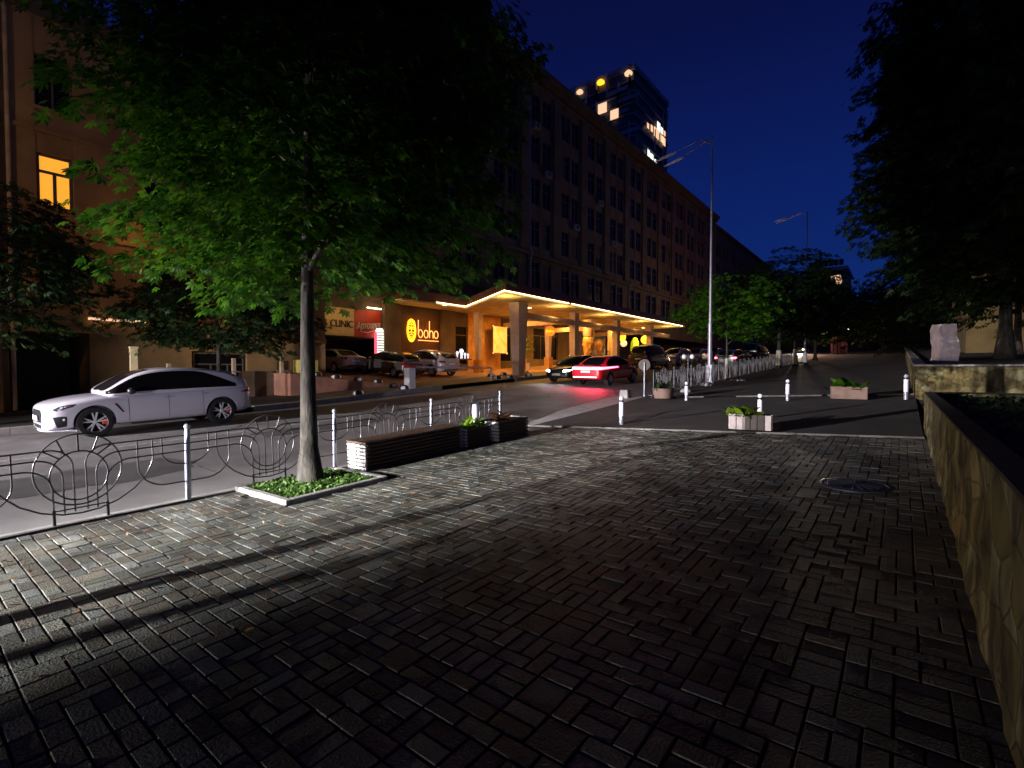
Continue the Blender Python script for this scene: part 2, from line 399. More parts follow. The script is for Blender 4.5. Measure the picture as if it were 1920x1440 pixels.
for i in range(7):
    x0 = -6.3 + i * .965; x1 = x0 + .965
    if i in (1,): continue
    pth.append((x0, kerbY2(x0), x1, kerbY2(x1), near(x0, kerbY2(x0)), near(x1, kerbY2(x1))))
kerb_line(pth, -.06, -.2, .02, 1, m='kerb_dim')
# far kerb (with gap for a drive)
pth = [(XF, y, XF, y + 1.0, prof(y), prof(y + 1)) for y in np.arange(-12, 90, 1.0) if not (6.9 < y < 7.6 or 16.2 < y < 22.5)]
kerb_line(pth, .22, -.3, .085, 1)
# concrete apron where the kerb drops to the carriageway
ap = [(-7.38, 9.9), (-8.1, 11.5), (-8.6, 13.5), (-8.8, 17.6), (-7.38, 17.8)]
v = []; f = []
n_ = 14
for j in range(n_ + 1):
    y = 9.9 + 7.9 * j / n_; xo = float(np.interp(y, [9.9, 11.5, 13.5, 17.6, 17.8], [-7.4, -8.1, -8.6, -8.85, -8.8]))
    v += [(xo, y, road(xo, y) + .012), (-8.0 + .3 * (xo + 8.8 > 1), y, near(-8, y) - .06), (XK, y, near(XK, y) - .016)]
for j in range(n_):
    q = j * 3; f += [(q, q + 1, q + 4, q + 3), (q + 1, q + 2, q + 5, q + 4)]
tag(MB().add([(a_, b_, c_) for a_, b_, c_ in v], f).build('dropped_kerb', M['concrete'], smooth=40), kind='structure')
# worn white line on the road
lm = MB()
for (y0, y1, x0) in ((-1.0, 2.2, -13.3), (3.0, 8.2, -13.4), (8.9, 14.4, -13.5)):
    lm.sheet([x0, x0 + .12], list(np.linspace(y0, y1, 8)), lambda x, y: road(x, y) + .004)
tag(lm.build('road_marking', mat('worn_line', (.12, .115, .11), .7, base2=(.34, .33, .32), vscale=9)), kind='structure')

# repaired patches and covers in the carriageway
def blob(cx, cy, rx, ry, seed, f, dz, n=26):
    rg = random.Random(seed); v = [(cx, cy, f(cx, cy) + dz)]
    for k in range(n):
        a = 2 * PI * k / n; q = 1 + rg.uniform(-.14, .14); sq = 1 / max(abs(math.cos(a)), abs(math.sin(a))) ** .6
        x, y = cx + rx * q * sq * math.cos(a), cy + ry * q * sq * math.sin(a); v.append((x, y, f(x, y) + dz))
    return MB().add(v, [(0, 1 + k, 1 + (k + 1) % n) for k in range(n)])
patchm = mat('tar_patch', (.055, .052, .052), .55, var=.25, vscale=2, bump=.4, bscale=120)
for i, (x, y, a_, b_) in enumerate(((-10.4, 2.2, .8, 1.3), (-12.3, 7.6, .5, 1.9), (-9.0, 12.4, .9, .8), (-11.4, 15.2, .45, 1.6), (-14.0, 10.6, .8, .9))):
    tag(blob(x, y, a_, b_, i, road, .005).build('road_patch', patchm, smooth=30), kind='structure')
cracks = MB(); rg = random.Random(77)
for k in range(16):
    x, y = rg.uniform(-15, -8.2), rg.uniform(-1, 22); a = rg.uniform(-.5, .5) + (PI / 2 if rg.random() < .7 else 0); pts = []
    for s_ in range(rg.randrange(8, 20)):
        pts.append((x, y, road(x, y) + .0)); a += rg.uniform(-.45, .45); x += .16 * math.cos(a); y += .16 * math.sin(a)
        if not -16 < x < -7.8: break
    if len(pts) > 3: cracks.tube(pts, .007, 4)
tag(cracks.build('road_crack', M['mortar']), kind='structure')

# ------------------------------------------------------------------ brick plaza: every paver is modelled
def pavers():
    rg = random.Random(3); V = []; F = []; T = []
    U = .103
    I0, I1 = int(-7.2 / U), int(.62 / U); J0, J1 = -30, int(11.4 / U)
    pal = [(.30, .29, .24), (.25, .24, .20), (.21, .18, .14), (.28, .27, .25), (.18, .155, .125), (.26, .215, .17), (.23, .23, .21)]
    def brick(i0, i1, j0, j1):
        x0, x1, y0, y1 = i0 * U, i1 * U, j0 * U, j1 * U
        cx, cy = (x0 + x1) / 2, (y0 + y1) / 2
        if x1 > .62 or x0 < XK + .17 or y1 > kerbY(cx) - .01: return
        if -7.45 < cx < -5.80 and 2.96 < cy < 4.56: return
        gp = .004 + rg.random() * .0015; z = near(cx, cy) + rg.gauss(0, .0016)
        tx, ty = rg.gauss(0, .0075), rg.gauss(0, .0075); sl = .02; sy = (near(cx, cy + .2) - near(cx, cy - .2)) / .4
        c = .0045; n = len(V)
        for (o, dz) in ((0, -.028), (0, -c), (c, 0)):
            for (x, y) in ((x0 + gp + o, y0 + gp + o), (x1 - gp - o, y0 + gp + o), (x1 - gp - o, y1 - gp - o), (x0 + gp + o, y1 - gp - o)):
                V.append((x, y, z + dz + (x - cx) * (sl + tx) + (y - cy) * (sy + ty)))
        for l in (0, 4):
            for k in range(4):
                k2 = (k + 1) % 4; F.append((n + l + k, n + l + k2, n + l + 4 + k2, n + l + 4 + k))
        F.append((n + 8, n + 9, n + 10, n + 11))
        col = pal[rg.randrange(len(pal))]; q = .8 + rg.random() * .45
        T.extend([(col[0] * q * .93, col[1] * q * .97, col[2] * q * .95)] * 12)
    BH = 9; used = set()
    for jb in range(J0 // BH, J1 // BH + 1):         # straight courses every nine units, irregular bond between
        for i in range(I0, I1):
            for j in range(jb * BH, (jb + 1) * BH):
                if (i, j) in used: continue
                up = j + 1 < (jb + 1) * BH and (i, j + 1) not in used; rt = (i + 1, j) not in used
                q = rg.random()
                if up and rt and (i + 1, j + 1) not in used and q < .10: w_, h_ = 2, 2
                elif rt and q < .58: w_, h_ = 2, 1
                elif up: w_, h_ = 1, 2
                elif rt: w_, h_ = 2, 1
                else: w_, h_ = 1, 1
                for a_ in range(w_):
                    for b_ in range(h_): used.add((i + a_, j + b_))
                brick(i, i + w_, j, j + h_)
    me = bpy.data.meshes.new('plaza_paving'); me.from_pydata(V, [], F); me.update(); add_tint(me, T)
    o = link_mesh('plaza_paving', me, M['brick']); tag(o, kind='structure')
pavers()
vs = []; fs = []
for j in range(30):
    for i in range(9):
        x = XK + .02 + (.36 - XK) * i / 8; y = -3.4 + (kerbY(x) + 3.4) * j / 29; vs.append((x, y, near(x, y) - .017))
for j in range(29):
    for i in range(8):
        q = j * 9 + i; fs.append((q, q + 1, q + 10, q + 9))
tag(MB().add(vs, fs).build('plaza_bed', M['mortar'], smooth=40), kind='structure')
# ------------------------------------------------------------------ cars
def evaluated(o):
    bpy.context.view_layer.update()
    dg = bpy.context.evaluated_depsgraph_get()
    me = bpy.data.meshes.new_from_object(o.evaluated_get(dg))
    bpy.data.objects.remove(o, do_unlink=True)
    return me
def sculpt(me, sub=2, cutters=()):
    o = bpy.data.objects.new('tmp', me); COL.objects.link(o)
    md = o.modifiers.new('s', 'SUBSURF'); md.levels = sub; md.render_levels = sub
    tmp = []
    for c in cutters:
        oc = bpy.data.objects.new('tmpc', c); COL.objects.link(oc); tmp.append(oc)
        b = o.modifiers.new('b', 'BOOLEAN'); b.operation = 'DIFFERENCE'; b.object = oc; b.solver = 'EXACT'
    r = evaluated(o)
    for t in tmp: bpy.data.objects.remove(t, do_unlink=True)
    return r
def loft_mesh(secs, mats=None):
    """secs: list of half sections (y>=0 .. y=0 at both ends mirrored) -> closed mesh"""
    V = []; Fc = []; MI = []
    n = len(secs[0]); full = 2 * n - 2
    for x, sec in [(s_[0], s_[1]) for s_ in secs] if isinstance(secs[0], tuple) else secs:
        pass
    return None
def make_loft(xs, secs, matfn=None):
    n = len(secs[0]); ring = 2 * n - 2; V = []; Fc = []; MI = []
    for x, sec in zip(xs, secs):
        for (y, z) in sec: V.append((x, y, z))
        for (y, z) in sec[-2:0:-1]: V.append((x, -y, z))
    for i in range(len(xs) - 1):
        for k in range(ring):
            k2 = (k + 1) % ring
            Fc.append((i * ring + k, (i + 1) * ring + k, (i + 1) * ring + k2, i * ring + k2))
            row = k if k < n - 1 else ring - 1 - k
            MI.append(matfn(i, row) if matfn else 0)
    Fc.append(tuple(range(ring))); MI.append(0)
    Fc.append(tuple((len(xs) - 1) * ring + k for k in range(ring))[::-1]); MI.append(0)
    me = bpy.data.meshes.new('loft'); me.from_pydata(V, [], Fc); me.update()
    me.polygons.foreach_set('material_index', MI)
    bm = bmesh.new(); bm.from_mesh(me); bmesh.ops.recalc_face_normals(bm, faces=bm.faces); bm.to_mesh(me); bm.free()
    return me
def split_mats(me, idx):
    bm = bmesh.new(); bm.from_mesh(me)
    bmesh.ops.delete(bm, geom=[f for f in bm.faces if f.material_index != idx], context='FACES')
    for f in bm.faces: f.material_index = 0
    r = bpy.data.meshes.new('part'); bm.to_mesh(r); bm.free(); r.shade_smooth(); r.set_sharp_from_angle(angle=R(40))
    return r
def patch(bvhs, outline, axis, side=1, off=.004, sub=3):
    """project a 2-D outline onto the car's skin; axis 'y' = from the side (x,z), 'x+' front, 'x-' rear (y,z)"""
    bm = bmesh.new()
    pts = []
    for i, p in enumerate(outline):
        q = outline[(i + 1) % len(outline)]
        m_ = max(1, int(math.hypot(q[0] - p[0], q[1] - p[1]) / .06))
        for k in range(m_): pts.append((p[0] + (q[0] - p[0]) * k / m_, p[1] + (q[1] - p[1]) * k / m_))
    vs = [bm.verts.new((p[0], p[1], 0)) for p in pts]
    f = bm.faces.new(vs)
    bmesh.ops.triangulate(bm, faces=[f])
    for _ in range(2):
        long_ = [e for e in bm.edges if e.calc_length() > .12]
        if long_: bmesh.ops.subdivide_edges(bm, edges=long_, cuts=1); bmesh.ops.triangulate(bm, faces=bm.faces)
    miss = []
    for v in bm.verts:
        a, b = v.co.x, v.co.y
        if axis == 'y': o = Vector((a, side * 3, b)); d = Vector((0, -side, 0))
        elif axis == 'x+': o = Vector((6, a, b)); d = Vector((-1, 0, 0))
        else: o = Vector((-6, a, b)); d = Vector((1, 0, 0))
        best = None
        for bv in bvhs:
            h = bv.ray_cast(o, d)
            if h[0] is not None and (best is None or h[3] < best[3]): best = h
        if best is None:
            miss.append(v); continue
        v.co = best[0] - d * off + best[1] * off * .3
    if miss and len(miss) < len(bm.verts): bmesh.ops.delete(bm, geom=miss, context='VERTS')
    bmesh.ops.recalc_face_normals(bm, faces=bm.faces)
    me = bpy.data.meshes.new('patch'); bm.to_mesh(me); bm.free(); me.shade_smooth()
    return me
def wheel_meshes(r, wd, spokes=5, twin=True, steel=False):
    t = MB(); h = wd / 2
    t.lathe([(r * .66, -h), (r * .8, -h), (r * .93, -h * .95), (r * .985, -h * .75), (r, -h * .4), (r, h * .4), (r * .985, h * .75), (r * .93, h * .95), (r * .8, h), (r * .66, h)], 36, 'y', cap=False)
    tyre = t.mesh('tyre', 40)
    q = MB()
    q.lathe([(r * .72, h * .8), (r * .73, h * .96), (r * .69, h * .98), (r * .665, h * .7), (r * .65, -h * .6), (r * .64, -h * .6)], 36, 'y', cap=False)
    q.lathe([(0, h * .85), (r * .09, h * .84), (r * .12, h * .7), (r * .13, h * .3)], 16, 'y')
    for k in range(spokes):
        a = 2 * PI * k / spokes + .3
        for da in ((-.16, .16) if twin else (0,)):
            a0, a1 = a + da * .35, a + da * 1.25
            w0 = r * (.045 if twin else .10)
            p0_ = Vector((math.cos(a0) * r * .10, h * .72, math.sin(a0) * r * .10)); p1 = Vector((math.cos(a1) * r * .67, h * .84, math.sin(a1) * r * .67))
            d = (p1 - p0_).normalized(); sd = d.cross(Vector((0, 1, 0))).normalized() * w0; dn = Vector((0, h * .22, 0))
            v = [p0_ - sd, p0_ + sd, p1 + sd * .8, p1 - sd * .8, p0_ - sd * 1.2 - dn, p0_ + sd * 1.2 - dn, p1 + sd - dn, p1 - sd - dn]
            q.add(v, [(0, 1, 2, 3), (0, 4, 5, 1), (1, 5, 6, 2), (3, 2, 6, 7), (0, 3, 7, 4)])
    rim = q.mesh('rim', 35)
    b = MB().lathe([(0, h * .1), (r * .62, h * .1)], 24, 'y'); back = b.mesh('disc')
    return tyre, rim, back

STY = {
 'suv': dict(L=4.74, H=1.66, wr=.372, wb=2.87, wf=1.47,
    xs=[-2.36, -2.33, -2.22, -1.95, -1.4, -.6, .3, 1.0, 1.5, 1.95, 2.2, 2.32, 2.37],
    w=[.55, .72, .86, .93, .965, .955, .95, .955, .965, .94, .88, .78, .60],
    zl=[.55, .42, .33, .28, .26, .25, .25, .25, .26, .25, .23, .22, .24],
    zt=[.98, 1.04, 1.09, 1.12, 1.12, 1.08, 1.04, 1.02, .99, .93, .86, .80, .72],
    gx=[-2.28, -2.14, -1.90, -1.45, -.9, -.3, .2, .60, .95, 1.25], gz=[1.14, 1.27, 1.45, 1.565, 1.635, 1.66, 1.63, 1.51, 1.28, 1.07], zb=1.04),
 'hatch': dict(L=4.3, H=1.5, wr=.32, wb=2.6, wf=1.32,
    xs=[-2.13, -2.10, -2.0, -1.75, -1.3, -.6, .2, .8, 1.3, 1.75, 2.0, 2.1, 2.15],
    w=[.55, .72, .82, .87, .89, .89, .89, .89, .89, .86, .80, .70, .55],
    zl=[.45, .36, .30, .26, .24, .24, .24, .24, .24, .24, .24, .26, .32],
    zt=[.86, .94, .98, 1.0, 1.0, .98, .96, .94, .90, .84, .78, .72, .64],
    gx=[-2.06, -1.95, -1.75, -1.35, -.8, -.2, .2, .55, .9, 1.15], gz=[1.04, 1.2, 1.37, 1.45, 1.49, 1.5, 1.47, 1.33, 1.14, .97], zb=.95),
 'sedan': dict(L=4.55, H=1.46, wr=.325, wb=2.7, wf=1.40,
    xs=[-2.26, -2.24, -2.15, -1.85, -1.4, -.6, .2, .8, 1.3, 1.8, 2.1, 2.23, 2.28],
    w=[.58, .74, .83, .87, .895, .895, .895, .895, .89, .86, .80, .70, .55],
    zl=[.48, .38, .32, .27, .24, .24, .24, .24, .24, .24, .24, .26, .32],
    zt=[.92, .98, 1.01, 1.02, 1.0, .97, .95, .93, .89, .83, .76, .70, .62],
    gx=[-1.72, -1.5, -1.25, -1.0, -.6, -.1, .25, .6, .95, 1.15], gz=[1.02, 1.12, 1.26, 1.37, 1.44, 1.46, 1.43, 1.3, 1.1, .96], zb=.95),
 'van': dict(L=4.9, H=2.0, wr=.34, wb=3.0, wf=1.55,
    xs=[-2.44, -2.42, -2.35, -2.1, -1.5, -.6, .3, 1.0, 1.5, 2.0, 2.25, 2.38, 2.44],
    w=[.70, .84, .92, .95, .96, .96, .96, .96, .95, .92, .86, .76, .6],
    zl=[.45, .36, .32, .28, .26, .26, .26, .26, .26, .26, .26, .28, .34],
    zt=[1.1, 1.14, 1.16, 1.16, 1.15, 1.13, 1.12, 1.12, 1.1, 1.02, .94, .84, .72],
    gx=[-2.38, -2.3, -2.15, -1.7, -.9, 0, .6, 1.0, 1.4, 1.75], gz=[1.3, 1.6, 1.85, 1.95, 1.99, 2.0, 1.96, 1.8, 1.45, 1.12], zb=1.1),
}
def make_car(style, paint, label, cat, group=None, lights=None, hero=False, tailbar=False, plate=True):
    P = STY[style]; xs = P['xs']; Wm = max(P['w'])
    secs = []
    for x, w_, zl, zt in zip(xs, P['w'], P['zl'], P['zt']):
        d = zt - zl
        secs.append([(0, zl), (w_ * .84, zl), (w_ * .96, zl + .05), (w_ * 1.0, zl + .32 * d), (w_ * .985, zl + .62 * d), (w_ * .97, zl + .84 * d), (w_ * .86, zt - .005), (w_ * .45, zt + .02), (0, zt + .03)])
    body = make_loft(xs, secs)
    cut = []
    r = P['wr']; fx = P['wf'] - .01; rx = fx - P['wb']
    for cx in (fx, rx):
        for s_ in (-1, 1):
            c = MB().lathe([(r + .045, s_ * 1.2), (r + .045, s_ * (Wm - .30))][::s_], 40, 'y', (cx, 0, r)).mesh('c')
            bm = bmesh.new(); bm.from_mesh(c); bmesh.ops.recalc_face_normals(bm, faces=bm.faces); bm.to_mesh(c); bm.free()
            cut.append(c)
    bme = sculpt(body, 2, cut); bme.shade_smooth(); bme.set_sharp_from_angle(angle=R(38))
    # cabin
    gx, gz, zb = P['gx'], P['gz'], P['zb']; gs = []
    for x, z in zip(gx, gz):
        wb_ = float(np.interp(x, xs, P['w'])) * .93; hh = max(z - zb, .03)
        wt = wb_ - min(.24, .02 + .40 * hh)
        gs.append([(0, zb - .10), (wb_, zb - .10), (wb_, zb), (wb_ + (wt - wb_) * .5, zb + hh * .48), (wt, zb + hh * .90), (wt - .07, zb + hh * .975), (0, z + .012)])
    ng = len(gx)
    def gm(i, row):
        if row in (2, 3): return 1 if (2 if style == 'suv' else 1) <= i and i <= ng - 2 else 0
        if row == 5: return 1 if (i >= ng - 4 + (0 if style != 'van' else 0) and i < ng - 1) or (i < 2 and style != 'sedan') or (style == 'sedan' and i < 3) else 0
        return 0
    cab = make_loft(gx, gs, gm)
    cme = sculpt(cab, 2)
    # glass and painted faces of the cabin
    root = empty('car', label=label, cat=cat, group=group)
    link_mesh('body', bme, M[paint], root)
    link_mesh('roof', split_mats(cme, 0), M[paint], root)
    link_mesh('window', split_mats(cme, 1), M['glass'], root)
    b1 = bmesh.new(); b1.from_mesh(bme); bv1 = BVHTree.FromBMesh(b1); b1.free()
    bvs = [bv1]
    def P_(name, out_, axis, m, sides=(1,), off=.004):
        for s_ in sides:
            o_ = out_ if (axis == 'y' or s_ == 1) else [(-a, b) for a, b in out_]
            link_mesh(name, patch(bvs, o_, axis, s_, off), M[m], root)
    xf = xs[-1]; xr = xs[0]; zf = P['zt'][-3]; zr = P['zt'][2]
    on = lights or ''
    if style == 'suv':
        b2 = bmesh.new(); b2.from_mesh(cme); bv2 = BVHTree.FromBMesh(b2); b2.free()
        for s_ in (1, -1): link_mesh('rear_quarter_panel', patch([bv2], [(-.80, 1.545), (-1.0, 1.555), (-1.4, 1.50), (-1.7, 1.42), (-1.92, 1.30), (-1.93, 1.14), (-1.78, 1.18), (-1.45, 1.34), (-1.1, 1.48)], 'y', s_, .006), M[paint], root)
    if hero:
        P_('headlight', [(2.22, .735), (2.10, .80), (1.95, .835), (1.78, .845), (1.86, .78), (2.02, .735), (2.16, .70)], 'y', 'lampglass', (1, -1))
        P_('indicator', [(1.95, .80), (1.90, .80), (1.90, .825), (1.95, .825)], 'y', 'tail', (1, -1), .008)
        P_('daytime_lamp', [(2.13, .725), (2.08, .72), (2.08, .735), (2.13, .74)], 'y', 'refl', (1, -1), .008)
        P_('air_intake', [(2.22, .56), (2.06, .575), (1.98, .56), (1.985, .33), (2.10, .31), (2.16, .31)], 'y', 'plastic', (1, -1))
        P_('fog_lamp', [(2.06, .52), (2.02, .52), (2.02, .47), (2.06, .47)], 'y', 'refl', (1, -1), .009)
        P_('side_vent', [(1.08, .80), (1.02, .80), (.88, .57), (.92, .57)], 'y', 'plastic', (1, -1))
        P_('vent_badge', [(1.075, .80), (1.03, .80), (1.012, .76), (1.05, .76)], 'y', 'tail', (1, -1), .008)
        P_('grille', [(-.42, .72), (.42, .72), (.50, .62), (.42, .42), (-.42, .42), (-.50, .62)], 'x+', 'plastic')
        P_('lower_grille', [(-.42, .37), (.42, .37), (.36, .28), (-.36, .28)], 'x+', 'plastic')
        P_('taillight', [(-2.28, .93), (-2.20, .965), (-2.05, .93), (-1.93, .885), (-2.10, .875), (-2.28, .88)], 'y', 'tail', (1, -1))
        P_('rear_reflector', [(-2.27, .58), (-2.22, .58), (-2.22, .72), (-2.27, .72)], 'y', 'tail', (1, -1))
        P_('number_plate', [(-.26, .47), (.26, .47), (.26, .58), (-.26, .58)], 'x+', 'white', off=.03)
        P_('taillight', [(-.84, .88), (-.5, .9), (-.5, .96), (-.8, .97)], 'x-', 'tail', (1, -1))
        dh = [(-.02, .86), (.30, .835)]
        for x0, z0 in ((-.18, .885), (-1.05, .915)):
            P_('door_handle', [(x0, z0 - .014), (x0 + .17, z0 - .020), (x0 + .17, z0 + .006), (x0, z0 + .012)], 'y', 'paint_silver', (1, -1), .012)
        for xx, zt_ in ((.78, 1.02), (-.10, 1.04), (-.93, 1.06)):
            P_('door_seam', [(xx - .005, .34), (xx + .005, .34), (xx + .005, zt_), (xx - .005, zt_)], 'y', 'plastic', (1, -1), .0022)
        P_('sill_line', [(-1.02, .455), (.98, .425), (.98, .432), (-1.02, .462)], 'y', 'paint_silver', (1, -1), .0025)
        for s_ in (-1, 1):
            mb = MB().lathe([(0, -.10), (.06, -.085), (.085, -.03), (.085, .04), (.05, .085), (0, .09)], 12, 'x', (.72, s_ * .99, 1.09))
            mb.tube([(.70, s_ * .84, 1.03), (.72, s_ * .97, 1.06)], .018, 6)
            mb.build('mirror', M['plastic'], root, smooth=50)
        lip = MB(); n_ = 20
        pl = [(2.37 - .55 * abs(t) ** 2.6 - .02, t * .88, .215) for t in np.linspace(-1, 1, n_)]
        lip.tube(pl, .022, 6); lip.build('front_lip', M[paint], root, smooth=60)
        sp_ = MB().taper(-2.02, 0, 1.455, 1.485, .30, .98, .24, .90); sp_.build('spoiler', M[paint], root, bevel=.008)
    else:
        ho = [(.42, zf - .17), (.74, zf - .13), (.80, zf - .04), (.44, zf - .06)]
        P_('headlight', ho, 'x+', 'head_on' if 'h' in on else ('head_far' if 'F' in on else 'lampglass'), (1, -1), .02)
        P_('grille', [(-.36, zf - .17), (.36, zf - .17), (.40, zf - .05), (-.40, zf - .05)], 'x+', 'plastic')
        P_('lower_grille', [(-.55, .34), (.55, .34), (.5, .46), (-.5, .46)], 'x+', 'plastic')
        if plate: P_('number_plate', [(-.26, .40), (.26, .40), (.26, .51), (-.26, .51)], 'x+', 'white', off=.03)
        tm = 'tail_on' if 't' in on else 'tail'
        if tailbar:
            P_('taillight', [(-.86, zr - .20), (.86, zr - .20), (.86, zr - .06), (-.86, zr - .06)], 'x-', 'tail_on', off=.02)
            P_('brake_lamp', [(-.80, zr - .155), (.80, zr - .155), (.80, zr - .10), (-.80, zr - .10)], 'x-', 'tail_core', off=.028)
            P_('taillight', [(xr + .09, zr - .19), (xr + 1.9, zr - .14), (xr + 1.9, zr - .10), (xr + .09, zr - .07)], 'y', 'tail_on', (-1, 1), .01)  # long side strips added: a light streak drawn as lamp parts
            P_('reflector_strip', [(-.6, .44), (.7, .44), (.7, .47), (-.6, .47)], 'x-', 'tail_core', off=.02)
        else:
            P_('taillight', [(.56, zr - .20), (.80, zr - .22), (.84, zr - .07), (.58, zr - .08)], 'x-', tm, (1, -1), .012)
            P_('taillight', [(xr + .10, zr - .20), (xr + .30, zr - .15), (xr + .28, zr - .08), (xr + .10, zr - .08)], 'y', tm, (1, -1), .008)
        if plate: P_('number_plate', [(-.26, zr - .34), (.26, zr - .34), (.26, zr - .23), (-.26, zr - .23)], 'x-', 'white', off=.012)
        P_('rear_bumper_trim', [(-.62, .36), (.62, .36), (.55, .48), (-.55, .48)], 'x-', 'plastic')
        for xx in (.72, -.22, -1.0):
            P_('door_seam', [(xx - .006, .36), (xx + .006, .36), (xx + .006, P['zb'] - .04), (xx - .006, P['zb'] - .04)], 'y', 'plastic', (1, -1), .003)
        for s_ in (-1, 1):
            mb = MB().lathe([(0, -.09), (.06, -.07), (.08, 0), (.06, .07), (0, .08)], 10, 'x', (.70, s_ * (Wm + .05), zb + .06))
            mb.build('mirror', M[paint], root, smooth=50)
    ty, rim, disc = wheel_meshes(r, .235)
    for cx in (fx, rx):
        for s_ in (1, -1):
            o = link_mesh('wheel', ty, M['rubber'], root); o.location = (cx, s_ * (Wm - .15), r)
            if s_ < 0: o.rotation_euler = (0, 0, PI)
            link_mesh('rim', rim, M['alloy'], o); link_mesh('brake_disc', disc, M['plastic'], o)
            if hero:
                cb = MB().box(-.20 * s_ - .06, -.20 * s_ + .06, .02, .07, -.07, .07); cb.build('caliper', M['caliper'], o, bevel=.01)
    return root
def place(root, x, y, head, surf, tiltx=True):
    """head: angle of the car's nose in plan; follow the slope"""
    hx, hy = math.cos(head), math.sin(head)
    zf_, zr_ = surf(x + hx * 1.35, y + hy * 1.35), surf(x - hx * 1.35, y - hy * 1.35)
    zl_, zq_ = surf(x - hy * .75, y + hx * .75), surf(x + hy * .75, y - hx * .75)
    f = Vector((hx * 2.7, hy * 2.7, zf_ - zr_)).normalized()
    l = Vector((-hy * 1.5, hx * 1.5, zl_ - zq_)).normalized(); u = f.cross(l).normalized(); l = u.cross(f)
    m_ = Matrix((f, l, u)).transposed().to_4x4(); m_.translation = Vector((x, y, (zf_ + zr_) / 2))
    root.matrix_world = m_; root.rotation_euler = m_.to_euler(); root.location = m_.translation
    return root
def place_copy(root, x, y, head, surf, label):
    c = copy_tree(root); c['label'] = label; return place(c, x, y, head, surf)
HU, HD = PI / 2, -PI / 2
hero = make_car('suv', 'paint_white', 'white sports SUV parked at the kerb on the left, side on to the plaza', 'car', 'cars along the street', hero=True)
place(hero, -16.36, 4.70, HD, road)
sedan = make_car('sedan', 'paint_silver', 'silver saloon car parked nose-in at the dark garage opening under the sign', 'car', 'cars along the street')
place(sedan, -27.7, 17.45, PI, fore)
est = make_car('hatch', 'paint_grey', 'dark grey hatchback parked nose-in between the silver saloon and the white SUV', 'car', 'cars along the street')
place(est, -24.7, 19.3, PI + .06, fore)
wsuv = make_car('suv', 'paint_white', 'white SUV parked nose-in below the orange neon sign, tailgate to the street', 'car', 'cars along the street')
place(wsuv, -24.6, 22.3, PI - .03, fore)
dark = make_car('sedan', 'paint_black', 'black car with both headlights lit, facing downhill in front of the canopy', 'car', 'cars along the street', lights='h')
place(dark, -14.75, 25.0, HD, road)
redc = make_car('sedan', 'paint_red', 'red car on the carriageway with a glowing full-width tail light bar', 'car', 'cars along the street', tailbar=True)
place(redc, -12.1, 23.5, HU, road)
van = make_car('van', 'paint_black', 'dark minivan parked at the far kerb just beyond the red car', 'car', 'cars along the street')
place(van, -16.6, 40.0, HU, road)
place_copy(wsuv, -16.6, 46.0, HD, road, 'white SUV at the far kerb beyond the dark minivan, left of the lamp column')
hat2 = make_car('hatch', 'paint_white', 'white hatchback at the far kerb, second beyond the dark minivan', 'car', 'cars along the street')
place(hat2, -16.4, 51.4, HD, road)
place_copy(est, -16.4, 57.0, HD, road, 'dark hatchback at the far kerb, just seen right of the lamp column')
pol = make_car('hatch', 'paint_grey', 'dark hatchback with red tail lights lit behind the far fence', 'car', 'cars along the street', lights='t')
place(pol, -10.9, 43.0, HU, road)
place_copy(van, -10.9, 51.0, HU, road, 'large dark van standing at the end of the far fence')
farc = make_car('hatch', 'paint_grey', 'car far up the hill with two dazzling headlights', 'car', 'cars along the street', lights='F')
place(farc, -12.6, 91.0, HD, road)
lamp('SPOT', tuple(Vector((-12.6, 88.6, road(-12.6, 88.6) + .75))), 4000, (1, .85, .6), .15, (-12.6, 70, road(-12.6, 70)), 120)
# light of the lit car lamps
for dx in (-.6, .6):
    lamp('SPOT', (-14.75 + dx, 22.55, road(-14.7, 22.6) + .66), 90, (.92, 1, 1), .06, (-14.75 + dx, 12, road(-14.7, 12) + .3), 100)
for dx in (-.6, 0, .6): lamp('SPOT', (-12.1 + dx, 21.05, road(-12, 21.1) + .72), 330, (1, .04, .08), .15, (-11.7 + dx * 2, 19.7, road(-11, 19.7) - .05), 56, 1.0)

